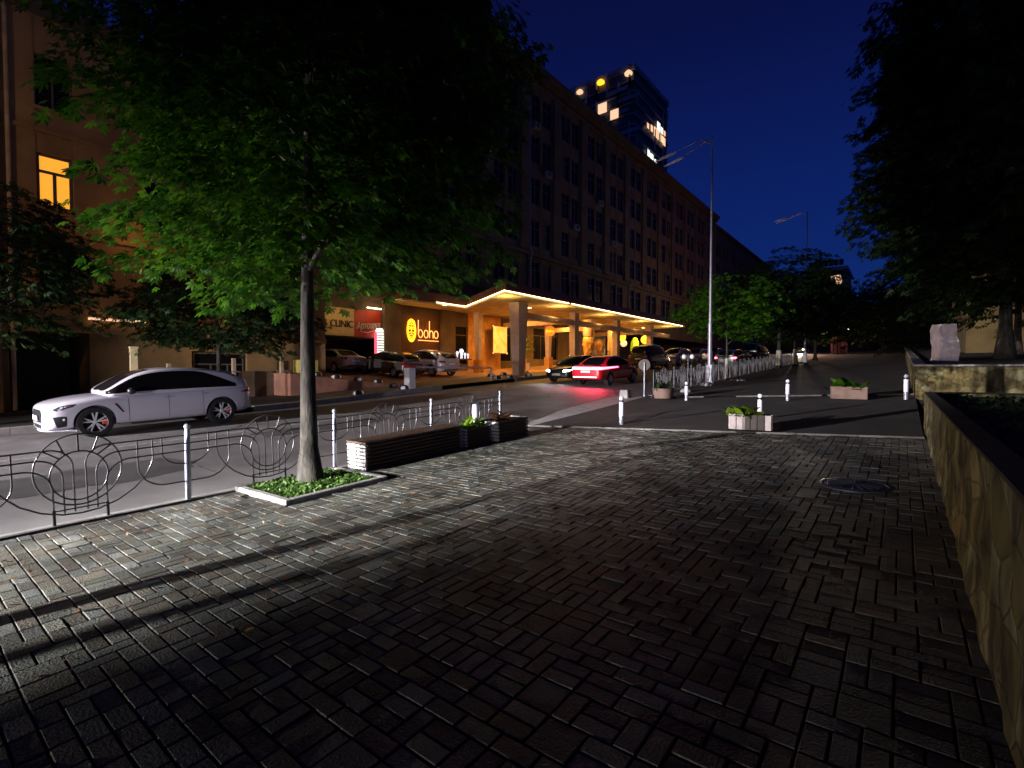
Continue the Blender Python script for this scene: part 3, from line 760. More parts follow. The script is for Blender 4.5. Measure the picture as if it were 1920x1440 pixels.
# ------------------------------------------------------------------ iron fence
def fence_panel_mesh():
    """panel centred on y=0, 2.1 m wide, base z=0"""
    b = MB(); r_ = .0095
    def line(pts, rr=r_): b.tube([(0, u, w_) for u, w_ in pts], rr, 6)
    def arc(cx, cz, rx, rz, a0, a1, n=14): return [(cx + rx * math.cos(R(a0 + (a1 - a0) * k / n)), cz + rz * math.sin(R(a0 + (a1 - a0) * k / n))) for k in range(n + 1)]
    hw = 1.06
    for s_ in (-1, 1):
        for zr_, u0, rr_ in ((.835, .055, .20), (.735, .145, .22), (.635, .235, .24)):
            # rail from the post, bending down into an upright near the centre
            line([(s_ * (hw), zr_), (s_ * (u0 + rr_), zr_)] + [(s_ * (u0 + rr_ - rr_ * math.sin(R(a))), zr_ - rr_ * (1 - math.cos(R(a)))) for a in range(10, 91, 10)] + [(s_ * u0, .17 if u0 > .2 else .12)])
        # small U round the post, large U, outer bow
        line([(s_ * .80, .835), (s_ * .80, .64)] + [(s_ * (.80 + .26 * (1 - math.cos(R(a)))), .64 - .17 * math.sin(R(a))) for a in range(10, 91, 10)])
        line([(s_ * .545, .835), (s_ * .545, .52)] + [(s_ * (.545 + .30 * (1 - math.cos(R(a)))), .52 - .28 * math.sin(R(a))) for a in range(10, 91, 10)] + [(s_ * hw, .24)])
        line([(s_ * .70, .835), (s_ * .70, .60), (s_ * .68, .52), (s_ * .62, .40), (s_ * .50, .27), (s_ * .34, .165), (s_ * .16, .105), (0, .09)])
    line(arc(0, .59, .385, .40, 0, 360, 40)); line(arc(0, .52, .255, .275, 0, 360, 32))
    for a in (62, 90, 118):
        line([(.255 * math.cos(R(a)), .52 + .275 * math.sin(R(a))), (.385 * math.cos(R(a)) * 1.0, .59 + .40 * math.sin(R(a)))])
    for a in (38, 142):
        line([(.255 * math.cos(R(a + (12 if a < 90 else -12))), .52 + .275 * math.sin(R(a + (12 if a < 90 else -12)))), (.385 * math.cos(R(a)), .59 + .40 * math.sin(R(a)))])
    line([(-.24, .155), (.24, .155)], .008)
    b.tube([(0, -.235, .17), (0, -.235, -.02)], .015, 6); b.tube([(0, .235, .17), (0, .235, -.02)], .015, 6)
    return b.mesh('panel', 60)
PANEL = fence_panel_mesh(); PANEL.materials.append(M['iron'])
pb = MB().lathe([(.034, -.1), (.034, .88), (.026, .90), (.024, .915), (.034, .925), (.040, .945), (.034, .967), (.018, .98), (0, .984)], 16)
POSTM = pb.mesh('post', 50); POSTM.materials.append(M['steel'])
PANELF = PANEL.copy(); PANELF.materials.clear(); PANELF.materials.append(mat('panel_grey', (.17, .17, .18), .5))
POSTF = POSTM.copy(); POSTF.materials.clear(); POSTF.materials.append(mat('post_grey', (.10, .10, .11), .5))
def fence(y0, n, pitch, x, label, z0=None, last=True, far=False):
    root = empty('metal_fence', (x, y0, near(x, y0)), 0, label, 'fence', 'wrought iron roadside fences')
    for k in range(n + 1):
        y = y0 + k * pitch
        if k < n or last:
            o = link_mesh('post', POSTF if far else POSTM, None, root); o.location = (0, y - y0, near(x, y) - near(x, y0))
        if k < n:
            ym = y + pitch / 2; o = link_mesh('panel', PANELF if far else PANEL, None, root); o.location = (0, ym - y0, near(x, ym) - near(x, y0))
            o.rotation_euler = (math.atan2(near(x, ym + 1) - near(x, ym - 1), 2.0), 0, 0)
    return root
fence(-3.94, 6, 2.13, XK + .10, 'black wrought iron fence of round fan panels beside the bench and the street tree')
fence(17.9, 14, 2.1, XK + .10, 'wrought iron fence further up the street, behind the lamp column', far=True)

# ------------------------------------------------------------------ bench and slatted planters by the fence
def slat_box(name, x0, x1, y0, y1, h, label, cat, group, seat=False, plant=None):
    zc = near((x0 + x1) / 2, (y0 + y1) / 2); root = empty(name, ((x0 + x1) / 2, (y0 + y1) / 2, zc), 0, label, cat, group)
    root.rotation_euler = (math.atan2(near(x0, y1) - near(x0, y0), y1 - y0), 0, 0)
    a, b_ = (x1 - x0) / 2, (y1 - y0) / 2
    n = 7 if seat else 6; hh = h / n
    core = MB().box(-a + .03, a - .03, -b_ + .03, b_ - .03, .01, h - .045 if not seat else h - .03); core.build('core', M['soil'], root)
    for s_ in (-1, 1):
        e_ = MB(); g_ = MB()
        for k in range(n):
            z0 = k * hh + .008; z1 = (k + 1) * hh - .012
            # horizontal slats in two stepped columns at the ends
            e_.box(-a, -.012, s_ * b_ - .014, s_ * b_ + .014, z0, z1); e_.box(.012, a, s_ * b_ - .014, s_ * b_ + .014, z0, z1)
            g_.box(s_ * a - .012, s_ * a + .012, -b_ + .02, b_ - .02, z0, z1)
        e_.build('end_panel', M['slat'], root, bevel=.003); g_.build('side_panel', M['wood'], root, bevel=.003)
    if seat:
        for k in range(5):
            x = -a - .01 + (2 * a + .02) * k / 5
            MB().box(x + .004, x + (2 * a + .02) / 5 - .004, -b_ - .02, b_ + .02, h, h + .035).build('seat_slat', M['wood'], root, bevel=.004)
    else:
        MB().box(-a + .02, a - .02, -b_ + .02, b_ - .02, h - .05, h - .035).build('soil', M['soil'], root)
    return root
slat_box('bench', -7.14, -6.64, 4.74, 6.90, .42, 'long dark slatted bench with pale slatted end, by the iron fence', 'bench', None, seat=True)
slat_box('planter', -7.10, -6.64, 7.05, 7.78, .37, 'low dark slatted planter with a green fern, directly behind the long bench', 'planter', 'slatted planters by the fence')
slat_box('planter', -7.05, -6.52, 7.88, 8.90, .42, 'wider dark slatted planter with dry brown leaves, last in the row after the bench', 'planter', 'slatted planters by the fence')

def leaf_tpl(kind):
    """small leaf templates lying in the xy plane, base at the origin, length 1"""
    if kind == 'palm':      # palmate leaf of five leaflets
        V, F = [], []
        for a, l in ((-75, .62), (-36, .86), (0, 1.0), (36, .86), (75, .62)):
            c, s_ = math.cos(R(a)), math.sin(R(a)); n = len(V)
            for x, y, z in ((.06, 0, 0), (.60, -.17, -.03), (1.0, 0, -.13), (.60, .17, -.03), (.55, 0, .03)):
                V.append(((x * c - y * s_) * l, (x * s_ + y * c) * l, z * l))
            F += [(n, n + 1, n + 4), (n + 1, n + 2, n + 4), (n + 2, n + 3, n + 4), (n + 3, n, n + 4)]
        return np.array(V), F
    if kind == 'blade':
        V = [(0, -.05, 0), (.35, -.11, .16), (.75, -.08, .14), (1, 0, -.02), (.75, .08, .14), (.35, .11, .16), (0, .05, 0)]
        return np.array(V), [(0, 1, 5, 6), (1, 2, 4, 5), (2, 3, 4)]
    V = [(0, 0, 0), (.30, -.20, .02), (.72, -.17, 0), (1, 0, -.08), (.72, .17, 0), (.30, .20, .02)]
    return np.array(V), [(0, 1, 4, 5), (1, 2, 3, 4)]
def leaves_mesh(name, pos, dirs, ups, sizes, kind, seed=1, extra=None):
    tv, tf = leaf_tpl(kind); n = len(pos); rg = np.random.RandomState(seed)
    d = dirs / np.linalg.norm(dirs, axis=1, keepdims=True)
    y = np.cross(ups, d); y /= (np.linalg.norm(y, axis=1, keepdims=True) + 1e-9); z = np.cross(d, y)
    V = (pos[:, None, :] + sizes[:, None, None] * (tv[None, :, 0:1] * d[:, None, :] + tv[None, :, 1:2] * y[:, None, :] + tv[None, :, 2:3] * z[:, None, :])).reshape(-1, 3)
    k = len(tv)
    lens = np.array([len(f) for f in tf]); idx = np.concatenate([np.array(f) for f in tf])
    loops = (idx[None, :] + (np.arange(n) * k)[:, None]).ravel()
    lt = np.tile(lens, n); ls = np.concatenate([[0], np.cumsum(lt)[:-1]])
    me = bpy.data.meshes.new(name); me.vertices.add(len(V)); me.vertices.foreach_set('co', V.astype(np.float32).ravel())
    me.loops.add(len(loops)); me.loops.foreach_set('vertex_index', loops.astype(np.int32))
    me.polygons.add(len(lt)); me.polygons.foreach_set('loop_start', ls.astype(np.int32)); me.polygons.foreach_set('loop_total', lt.astype(np.int32))
    me.update(calc_edges=True); me.validate()
    add_tint(me, np.repeat(rg.rand(n), k))
    return me
def clump(root_or_name, c, n, spread, size, kind, m, parent=None, upward=.6, seed=1, name='leaves'):
    rg = np.random.RandomState(seed)
    pos = np.array(c)[None, :] + rg.randn(n, 3) * np.array(spread)[None, :]
    an = rg.rand(n) * 2 * PI; dirs = np.stack([np.cos(an), np.sin(an), upward * (rg.rand(n) * 1.2)], 1)
    ups = np.tile(np.array([[0, 0, 1.]]), (n, 1)) + rg.randn(n, 3) * .2
    me = leaves_mesh(name, pos, dirs, ups, size * (.6 + .7 * rg.rand(n)), kind, seed)
    return link_mesh(name, me, M[m], parent)
def plant(x, y, z, n, size, m, label, seed, kind='blade', spread=(.05, .05, .01), upward=1.0, cat='plant', group=None):
    r = empty('plant', (x, y, z), 0, label, cat, group)
    clump(None, (0, 0, 0), n, spread, size, kind, m, r, upward, seed)
    return r
plant(-6.87, 7.42, near(-6.87, 7.42) + .33, 60, .26, 'leafP', 'green ferny plant in the first slatted planter behind the bench', 4, spread=(.08, .16, .02), group='potted plants')
plant(-6.80, 8.25, near(-6.8, 8.25) + .38, 34, .30, 'leafR', 'dry brown plant in the last slatted planter of the row', 5, spread=(.06, .16, .01), upward=.8, group='potted plants')

# ------------------------------------------------------------------ tree pit of the street tree
pit = empty('tree_bed', (-6.63, 3.76, near(-6.6, 3.76)), 0, 'square stone-edged bed with low green growth round the foot of the street tree', 'tree bed')
bx0, bx1, by0, by1 = -7.40 + .0, -5.84, 3.0, 4.52
for (x0, x1, y0, y1) in ((bx0 + .17, bx1, by0, by0 + .09), (bx0 + .17, bx1, by1 - .09, by1), (bx1 - .09, bx1, by0 + .092, by1 - .092)):
    b = MB(); o = []
    for z_ in (-.06, .055):
        for (x, y) in ((x0, y0), (x1, y0), (x1, y1), (x0, y1)): o.append((x + 6.63, y - 3.76, near(x, y) - near(-6.6, 3.76) + z_))
    b.add(o, [(0, 3, 2, 1), (4, 5, 6, 7), (0, 1, 5, 4), (1, 2, 6, 5), (2, 3, 7, 6), (3, 0, 4, 7)])
    b.build('edging', M['kerb'], pit, bevel=.01)
MB().sheet(list(np.linspace(bx0 + .17, bx1 - .05, 14) + 6.63), list(np.linspace(by0 + .05, by1 - .05, 14) - 3.76),
           lambda x, y: near(x - 6.63, y + 3.76) - near(-6.6, 3.76) + .005 + .02 * math.sin(x * 9) * math.cos(y * 7)).build('soil', M['soil'], pit, smooth=60)
rg = np.random.RandomState(8); n = 5200
pos = np.stack([rg.uniform(bx0 + .20, bx1 - .12, n) + 6.63, rg.uniform(by0 + .12, by1 - .12, n) - 3.76, np.zeros(n)], 1)
pn = np.sin(pos[:, 0] * 9 + 1) * np.cos(pos[:, 1] * 8) + .5 * np.sin(pos[:, 0] * 23) * np.sin(pos[:, 1] * 19)
keep = pn > rg.uniform(-1.5, .3, n); pos = pos[keep]; n = len(pos)
pos[:, 2] = [near(a - 6.63, b + 3.76) - near(-6.6, 3.76) + .015 for a, b in pos[:, :2]]
an = rg.rand(n) * 2 * PI; dirs = np.stack([np.cos(an), np.sin(an), rg.uniform(.2, 1.6, n)], 1)
gm_ = leaves_mesh('ground_cover', pos, dirs, np.tile([[0, 0, 1.]], (n, 1)) + rg.randn(n, 3) * .3, rg.uniform(.04, .085, n), 'leaf', 3)
go = link_mesh('ground_cover', gm_, M['grass'], pit); go['kind'] = 'stuff'

# small fallen leaves and seeds on the pavers
rg = np.random.RandomState(21); n = 420
px_ = -7.0 + np.abs(rg.randn(n)) * 1.9; py_ = rg.uniform(-1, 9.5, n); ok = (px_ < .2) & ~((px_ > -7.5) & (px_ < -5.8) & (py_ > 2.9) & (py_ < 4.6)); px_ = px_[ok]; py_ = py_[ok]; n = len(px_)
pos = np.stack([px_, py_, [near(a, b) + .008 for a, b in zip(px_, py_)]], 1); an = rg.rand(n) * 2 * PI
tag(link_mesh('leaf_litter', leaves_mesh('leaf_litter', pos, np.stack([np.cos(an), np.sin(an), rg.uniform(0, .5, n)], 1), np.tile([[0, 0, 1.]], (n, 1)) + rg.randn(n, 3) * .3, rg.uniform(.02, .07, n), 'leaf', 4), M['leafR']), 'scattered fallen leaves on the brick plaza', 'leaves', kind='stuff')

# ------------------------------------------------------------------ trees
def tree(name, x, y, z, h, trunk_r, fork, rad, zc, rz, nclus, per, size, label, m='leafA', bark='bark', kind='palm', seed=1, group='street trees',
         lean=(0, 0), flat=.42, squash=None, white_foot=0, limbs=9, drop=None, cat='tree', csp=.34, shell=.35, offs=(0, 0)):
    rg = random.Random(seed); ng = np.random.RandomState(seed)
    root = empty(name, (x, y, z), 0, label, cat, group)
    b = MB(); topz = zc + rz * .55
    ph = rg.random() * 6
    spine = []
    for k in range(13):
        t = k / 12; zz = -.1 + (topz + .1) * t
        spine.append(Vector((lean[0] * t + offs[0] * t * t + .025 * math.sin(t * 5 + ph), lean[1] * t + offs[1] * t * t + .025 * math.cos(t * 4 + ph), zz)))
    def rad_at(t): return trunk_r * (1 - .80 * t) * (1 + .75 * math.exp(-t * 30))
    b.tube(spine, [rad_at(k / 12) for k in range(13)], 12)
    cc = Vector((lean[0] + offs[0] * .8, lean[1] + offs[1] * .8, zc)); ends = []
    for i in range(limbs):
        a = 2 * PI * i / limbs * 1.0 + rg.uniform(-.35, .35); t0 = (fork + (topz - fork) * (i / limbs) ** 1.1 * .7 + .1) / (topz + .1)
        st = spine[0].lerp(spine[-1], 0); k = t0 * 12; i0 = min(int(k), 11); st = spine[i0].lerp(spine[i0 + 1], k - i0)
        el = rg.uniform(.1, .8); L = rad * rg.uniform(.65, .95)
        en = Vector((cc.x + math.cos(a) * L, cc.y + math.sin(a) * L, st.z + L * el))
        pts = [st, st.lerp(en, .3) + Vector((0, 0, .10 * L)), st.lerp(en, .65) + Vector((rg.uniform(-.15, .15), rg.uniform(-.15, .15), .12 * L)), en]
        r0 = rad_at(t0) * .48
        b.tube(pts, [r0, r0 * .7, r0 * .42, r0 * .12], 7); ends.append((pts, r0))
        for q in range(3):
            tt = rg.uniform(.35, .9); s0 = pts[1].lerp(pts[3], tt); aa = a + rg.uniform(-1.1, 1.1); l2 = rad * rg.uniform(.25, .5)
            e2 = s0 + Vector((math.cos(aa) * l2, math.sin(aa) * l2, rg.uniform(-.1, .6) * l2))
            b.tube([s0, s0.lerp(e2, .5) + Vector((0, 0, .05)), e2], [r0 * .35, r0 * .22, r0 * .06], 5)
    if white_foot:
        wf = MB(); wf.tube([spine[0], spine[0].lerp(spine[1], 1.0) if False else Vector((spine[1].x, spine[1].y, white_foot * .5)), Vector((spine[1].x, spine[1].y, white_foot))],
                           [trunk_r * 1.5, trunk_r * 1.12, trunk_r * 1.05], 12)
        wf.build('whitewashed_foot', M['whitewash'], root, smooth=60)
    b.build('trunk', M[bark], root, smooth=60)
    # crown: layered sprays of leaves
    pos = []; dirs = []; sz = []
    c = 0; tries = 0
    while c < nclus and tries < nclus * 20:
        tries += 1
        u = ng.randn(3); u /= np.linalg.norm(u); rr = (shell + (1 - shell) * ng.rand() ** .5)
        lump = 1 + .16 * math.sin(3.1 * u[0] + ph) * math.cos(2.7 * u[1] + 1) + .10 * math.sin(7 * u[2] + 5 * u[0] + ph)
        p = np.array([u[0] * rad, u[1] * rad, u[2] * rz]) * rr * lump
        if squash and not squash(p[0], p[1], p[2] + zc): continue
        c += 1; cx, cy, cz = p[0] + cc.x, p[1] + cc.y, p[2] + cc.z
        outd = np.array([p[0], p[1], 0]); no = np.linalg.norm(outd) + 1e-6; outd /= no
        sidev = np.array([-outd[1], outd[0], 0]); L = csp * (1.2 + ng.rand())
        droop = .15 + .55 * ng.rand()
        k = per + ng.randint(-per // 3, per // 3 + 1)
        tpar = ng.rand(k); lat = (ng.rand(k) - .5) * 2 * (1 - .5 * tpar)
        pp = np.array([cx, cy, cz])[None, :] + outd[None, :] * (tpar * L * 1.6)[:, None] + sidev[None, :] * (lat * L * .75)[:, None]
        pp[:, 2] += -droop * L * tpar ** 1.6 + ng.randn(k) * .045 * (1 + size * 2)
        a = lat * 1.1 + ng.randn(k) * .45
        dd = outd[None, :] * np.cos(a)[:, None] + sidev[None, :] * np.sin(a)[:, None]; dd[:, 2] -= flat + ng.rand(k) * .5
        pos.append(pp); dirs.append(dd); sz.append(size * (.45 + .9 * ng.rand(k)))
    pos = np.concatenate(pos); dirs = np.concatenate(dirs); sz = np.concatenate(sz)
    ups = np.tile([[0, 0, 1.]], (len(pos), 1)) + ng.randn(len(pos), 3) * .30
    me = leaves_mesh('crown', pos, dirs, ups, sz, kind, seed)
    link_mesh('crown', me, M[m], root)
    return root
def sq_main(px, py, pz):
    # undulating underside: crown hangs lower on both sides of the trunk
    if -(.787 * px + .617 * py) > (1.85 if pz < 4.4 else (1.35 if pz < 5.6 else .95)): return False
    if .787 * px + .617 * py > 1.1 and pz < 5: return pz > 2.62
    return pz > 2.8 + .35 * math.sin(px * 1.7 + 1) * math.cos(py * 1.9)
tree('street_tree', -6.72, 3.84, near(-6.7, 3.84), 8.5, .125, 3.0, 2.25, 5.5, 3.15, 1020, 34, .135,
     'large leafy tree with a bare trunk in the stone-edged bed by the iron fence', 'leafA', seed=11, squash=sq_main, limbs=11, csp=.30, shell=.25)
tree('street_tree', -19.2, 1.6, farside(-19.2, 1.6), 6, .11, 2.4, 2.3, 4.3, 2.0, 300, 22, .17, 'dark low street tree in front of the ochre building, at the left edge', 'leafB', seed=21, limbs=7, csp=.4)
tree('street_tree', -19.0, 7.4, farside(-19.0, 7.4), 5, .10, 2.0, 2.6, 3.3, 1.45, 300, 22, .17, 'dark low street tree behind the white sports SUV', 'leafB', seed=22, limbs=7, csp=.4)
tree('street_tree', -7.0, 26.6, near(-7, 26.6), 5, .07, 1.8, 1.95, 3.7, 1.5, 230, 22, .15, 'young green tree beside the tall lamp column', 'leafA', seed=31, limbs=8, csp=.36, white_foot=1.1)
tree('street_tree', -7.0, 40.2, near(-7, 40), 9, .16, 2.4, 3.1, 5.3, 3.0, 460, 24, .22, 'tall green tree with whitewashed foot beyond the far fence', 'leafB', seed=32, limbs=9, csp=.42, white_foot=1.3)
tree('street_tree', -6.4, 43.5, near(-6.4, 43.5), 8, .14, 2.2, 2.6, 4.8, 2.6, 260, 22, .24, 'second whitewashed tree, just right of the tall one beyond the far fence', 'leafB', seed=33, limbs=8, csp=.5, white_foot=1.3)
tree('street_tree', -6.8, 58, near(-6.8, 58), 9, .16, 2.4, 3.6, 5.2, 3.2, 260, 22, .30, 'dark tree up the hill behind the whitewashed trees', 'leafB', seed=34, limbs=8, csp=.7)
for (x_, y_, l_) in ((3.5, 62, 'dark tree on the terrace left of the far tiny lamps'), (9, 75, 'dark tree at the back of the terrace'), (2.5, 105, 'dark tree at the top of the hill, right one'), (-4.5, 112, 'dark tree at the top of the hill, left one')):
    tree('park_tree', x_, y_, prof(y_), 12, .25, 2.5, 5.5, 5.6, 5.0, 260, 20, .42, l_, 'leafB', seed=50 + int(y_), limbs=7, csp=1.0, group='trees on the right')
tree('street_tree', -5.9, -5.5, near(-5.9, -5.5), 8.5, .085, 2.9, 2.0, 6.0, 2.2, 160, 24, .16, 'unseen street tree added before the left edge of the view for its shadow band', 'leafA', seed=12, limbs=8, csp=.4)  # unseen tree put in to throw a shadow band on the plaza
oc = empty('lamp_post', (-6.33, -9.0, near(-6.3, -9)), 0, 'unseen plain post added before the left edge of the view for its shadow band', 'lamp post')  # carries no lamp: unseen post added to throw the second shadow band
MB().tube([(0, 0, -.1), (0, 0, 5)], [.045, .04], 12).build('post', M['steel'], oc)
tree('park_tree', -1.8, 80, prof(80), 12, .25, 3, 5.5, 5.2, 4.2, 300, 22, .36, 'dark round tree far up the street beside the pink kiosk', 'leafB', seed=35, limbs=8, csp=.9, group='trees on the right')
def tz(y): return 1.75 + (y - 18) * .045
tree('park_tree', 2.9, 24.9, tz(24.9), 16, .19, 3.2, 3.75, 8.9, 6.9, 1900, 30, .24, 'huge dark tree on the stone terrace behind the pale stone block', 'leafB', seed=41, limbs=11, csp=.48, group='trees on the right', shell=.2)
tree('park_tree', 6.2, 17.5, 1.7, 14, .28, 4.0, 4.4, 8.8, 5.6, 900, 28, .26, 'dark overhanging tree at the right edge, nearest of the terrace trees', 'leafB', seed=42, limbs=10, csp=.48, group='trees on the right', shell=.2)
tree('park_tree', 4.0, 31.0, tz(31), 12, .13, 3.2, 4.2, 8.2, 5.2, 760, 26, .26, 'slender-trunked dark tree in front of the lit yellow wall', 'leafB', seed=43, limbs=9, csp=.48, group='trees on the right', shell=.2)
tree('park_tree', 4.4, 42.0, tz(42), 14, .3, 3.5, 5.2, 8.5, 5.6, 420, 24, .32, 'dark tree behind the huge one, higher up the terrace', 'leafB', seed=44, limbs=9, csp=.48, group='trees on the right', shell=.2)
# branch reaching into the top right corner from a tree beside the camera
tr = empty('overhanging_tree', (3.4, 2.2, .9), 0, 'tree beside the wall whose large yellow-green leaves hang into the top right corner', 'tree', 'trees on the right')
b = MB().tube([(0, 0, -.1), (.05, 0, 1.5), (-.1, .1, 3.0)], [.12, .10, .07], 8)
b.tube([(-.1, .1, 3.0), (-1.0, .5, 3.4), (-2.0, .95, 3.2), (-2.6, 1.1, 2.95)], [.05, .035, .02, .008], 6); b.build('trunk', M['bark'], tr, smooth=60)
rg = np.random.RandomState(5); n = 26
pos = np.array([-2.55, 1.10, 2.78]) + rg.randn(n, 3) * np.array([.16, .16, .10]); dirs = np.stack([-.45 + .2 * rg.randn(n), .1 + .2 * rg.randn(n), -1.0 + .2 * rg.randn(n)], 1)
link_mesh('crown', leaves_mesh('crown', pos, dirs, np.tile([[.5, -.8, 0.]], (n, 1)) + rg.randn(n, 3) * .3, rg.uniform(.15, .22, n), 'leaf', 5), M['leafP'], tr)
# ------------------------------------------------------------------ bollards
def bollard_mesh(h):
    return MB().lathe([(.055, -.05), (.055, h - .13), (.058, h - .13), (.058, h - .115), (.036, h - .11), (.034, h - .085), (.052, h - .075), (.056, h - .04), (.045, h - .012), (.02, h), (0, h)], 18)
def bollard(x, y, h, label):
    r = empty('bollard', (x, y, near(x, y)), 0, label, 'bollard', 'short steel bollards')
    o = bollard_mesh(h)
    MB().lathe([(.055, -.05), (.055, h * .30), (.0551, h * .30)], 18).build('sleeve', M['steel'], r, smooth=40)
    MB().lathe([(.0565, h * .28), (.0565, h - .13)], 18).build('post', M['refl'], r, smooth=40)
    MB().lathe([(.0575, h - .135), (.0575, h - .118), (.036, h - .11), (.034, h - .09)], 18).build('collar', M['plastic'], r, smooth=40)
    MB().lathe([(.034, h - .092), (.052, h - .08), (.056, h - .045), (.045, h - .014), (.02, h), (0, h + .001)], 18).build('cap', M['refl'], r, smooth=50)
    return r
def bq(px, pyb, X):      # point on the near ground for a base pixel column
    q = atX(px, pyb, X); return q.y
bollard(-5.35, 11.15, .66, 'steel bollard nearest the road, left end of the first row past the brick plaza')
bollard(-2.62, 12.9, .58, 'white bollard right behind the striped planter')
bollard(-5.55, 16.4, .60, 'white bollard between the dark plant pot and the tall lamp column')
bollard(-2.68, 16.9, .62, 'white bollard standing alone in the middle of the driveway')
bollard(.12, 17.75, .68, 'lit bollard against the corner of the stone terrace')
bollard(-6.98, 7.98 - 1.02, .70, 'white bollard behind the fern planter by the fence') if False else None
wb = empty('bollard', (-7.16, 7.86, near(-7.2, 7.9)), 0, 'pale bollard squeezed between the iron fence and the fern planter', 'bollard', 'short steel bollards')
MB().lathe([(.07, -.05), (.07, .72), (.055, .76), (0, .77)], 18).build('post', M['refl'], wb, smooth=50)

# ------------------------------------------------------------------ planters on the asphalt
def rect_planter(x, y, lx, ly, h, rz, label, slats, m):
    r = empty('planter', (x, y, near(x, y)), rz, label, 'planter', 'planters on the driveway')
    if slats:
        for s_ in (-1, 1):
            f_ = MB()
            for k in range(slats):
                a = -lx / 2 + lx * k / slats; f_.box(a + .006, a + lx / slats - .006, s_ * ly / 2 - .02, s_ * ly / 2 + .02, .015, h - .01 * ((k * 7) % 3) / 2)
            f_.build('side_panel', M[m], r, bevel=.006)
            g_ = MB()
            for k in range(3):
                a = -ly / 2 + .03 + (ly - .06) * k / 3; g_.box(s_ * lx / 2 - .02, s_ * lx / 2 + .02, a + .006, a + (ly - .06) / 3 - .006, .015, h)
            g_.build('end_panel', M[m], r, bevel=.006)
    else:
        t = .05
        f_ = MB().box(-lx / 2, lx / 2, -ly / 2, -ly / 2 + t, 0, h).box(-lx / 2, lx / 2, ly / 2 - t, ly / 2, 0, h).box(-lx / 2, -lx / 2 + t, -ly / 2 + t, ly / 2 - t, 0, h).box(lx / 2 - t, lx / 2, -ly / 2 + t, ly / 2 - t, 0, h)
        f_.build('box', M[m], r, bevel=.008)
    MB().box(-lx / 2 + .03, lx / 2 - .03, -ly / 2 + .03, ly / 2 - .03, .01, h - .05).build('soil', M['soil'], r)
    return r
rect_planter(-2.45, 11.2, .78, .42, .33, .17, 'striped planter of upright pale boards standing at the edge of the brick plaza', 6, 'marble')
plant(-2.60, 11.15, near(-2.6, 11.15) + .28, 30, .36, 'leafP', 'bright green broad-leaved plant in the striped planter', 9, 'leaf', (.10, .06, .03), .9, group='potted plants')
rect_planter(-1.20, 17.5, .86, .5, .36, .17, 'plain pinkish concrete planter far out on the driveway', 0, 'planter_pink')
plant(-1.25, 17.5, near(-1.2, 17.5) + .30, 46, .36, 'leafA', 'bushy green plant in the plain pinkish planter', 10, 'leaf', (.20, .10, .05), .9, group='potted plants')
pt = empty('planter', (-6.45, 16.7, near(-6.45, 16.7)), 0, 'round grey concrete pot with dark leaves at the start of the far fence', 'planter', 'planters on the driveway')
MB().lathe([(.24, 0), (.30, .02), (.37, .34), (.34, .36), (.31, .30), (0, .29)], 24).build('bowl', M['planter_pink'], pt, smooth=40)
plant(-6.45, 16.7, near(-6.45, 16.7) + .28, 60, .40, 'leafB', 'spiky dark plant in the round concrete pot', 12, 'blade', (.10, .10, .02), 1.2, group='potted plants')

# low white block, lollipop sign, stands and globes on the pavement edge
bl = empty('concrete_block', (-8.15, 17.3, near(-8, 17.3) - .10), 0, 'small white sloping concrete block at the kerb left of the round sign', 'concrete block')
MB().taper(0, 0, 0, .34, .36, .36, .30, .30).build('block', M['concrete'], bl, bevel=.02)
sg = empty('road_sign', (-7.42, 17.35, near(-7.4, 17.35)), 0, 'round sign seen from behind on a steel post at the start of the far fence', 'road sign')
MB().tube([(0, 0, -.1), (0, 0, 1.25)], .028, 10).build('post', M['steel'], sg, smooth=50)
q = MB().lathe([(0, -.008), (.20, -.008), (.21, 0), (.20, .008), (0, .008)], 30, 'y', (0, .03, 1.16)); q.build('sign_disc', M['frame'], sg, smooth=30)
sg.rotation_euler = (0, 0, R(25))
gl = empty('lamp_post', (-7.05, 21.0, near(-7, 21)), R(38), 'short black post carrying two white globes, left of the tall lamp column', 'lamp post')
MB().tube([(0, 0, 0), (0, 0, 1.25)], [.03, .02], 8).tube([(-.17, 0, 1.22), (0, 0, 1.16), (.17, 0, 1.22)], .014, 6).build('post', M['iron'], gl, smooth=60)
for s_ in (-1, 1): MB().lathe([(0, -.10), (.07, -.07), (.10, 0), (.07, .07), (0, .10)], 16, 'z', (s_ * .17, 0, 1.34)).build('globe', M['white'], gl, smooth=60)
st = empty('menu_stand', (-6.3, 26.1, near(-6.3, 26.1)), R(20), 'thin black stand with a crosspiece on a round pale base, right of the lamp column', 'stand')
MB().tube([(0, 0, .04), (0, 0, 1.2)], .022, 8).tube([(-.2, 0, 1.05), (.2, 0, 1.05)], .014, 6).taper(0, 0, .05, .22, .26, .26, .04, .04).build('stand', M['iron'], st, smooth=40)
MB().lathe([(.36, 0), (.36, .05), (.30, .07), (0, .07)], 24).build('base', M['concrete'], st, smooth=30)
for i, (x, y, r_) in enumerate(((-6.55, 19.3, .22), (-6.75, 22.6, .26))):
    o = MB().lathe([(r_, 0), (r_ * .97, r_ * .25), (r_ * .8, r_ * .5), (r_ * .45, r_ * .68), (0, r_ * .72)], 20).build('stone_dome', M['concrete'], smooth=50, loc=(x, y, near(x, y)))
    tag(o, ['low pale stone dome on the pavement beside the plant pot', 'low pale stone dome at the foot of the tall lamp column'][i], 'stone', 'stone domes')

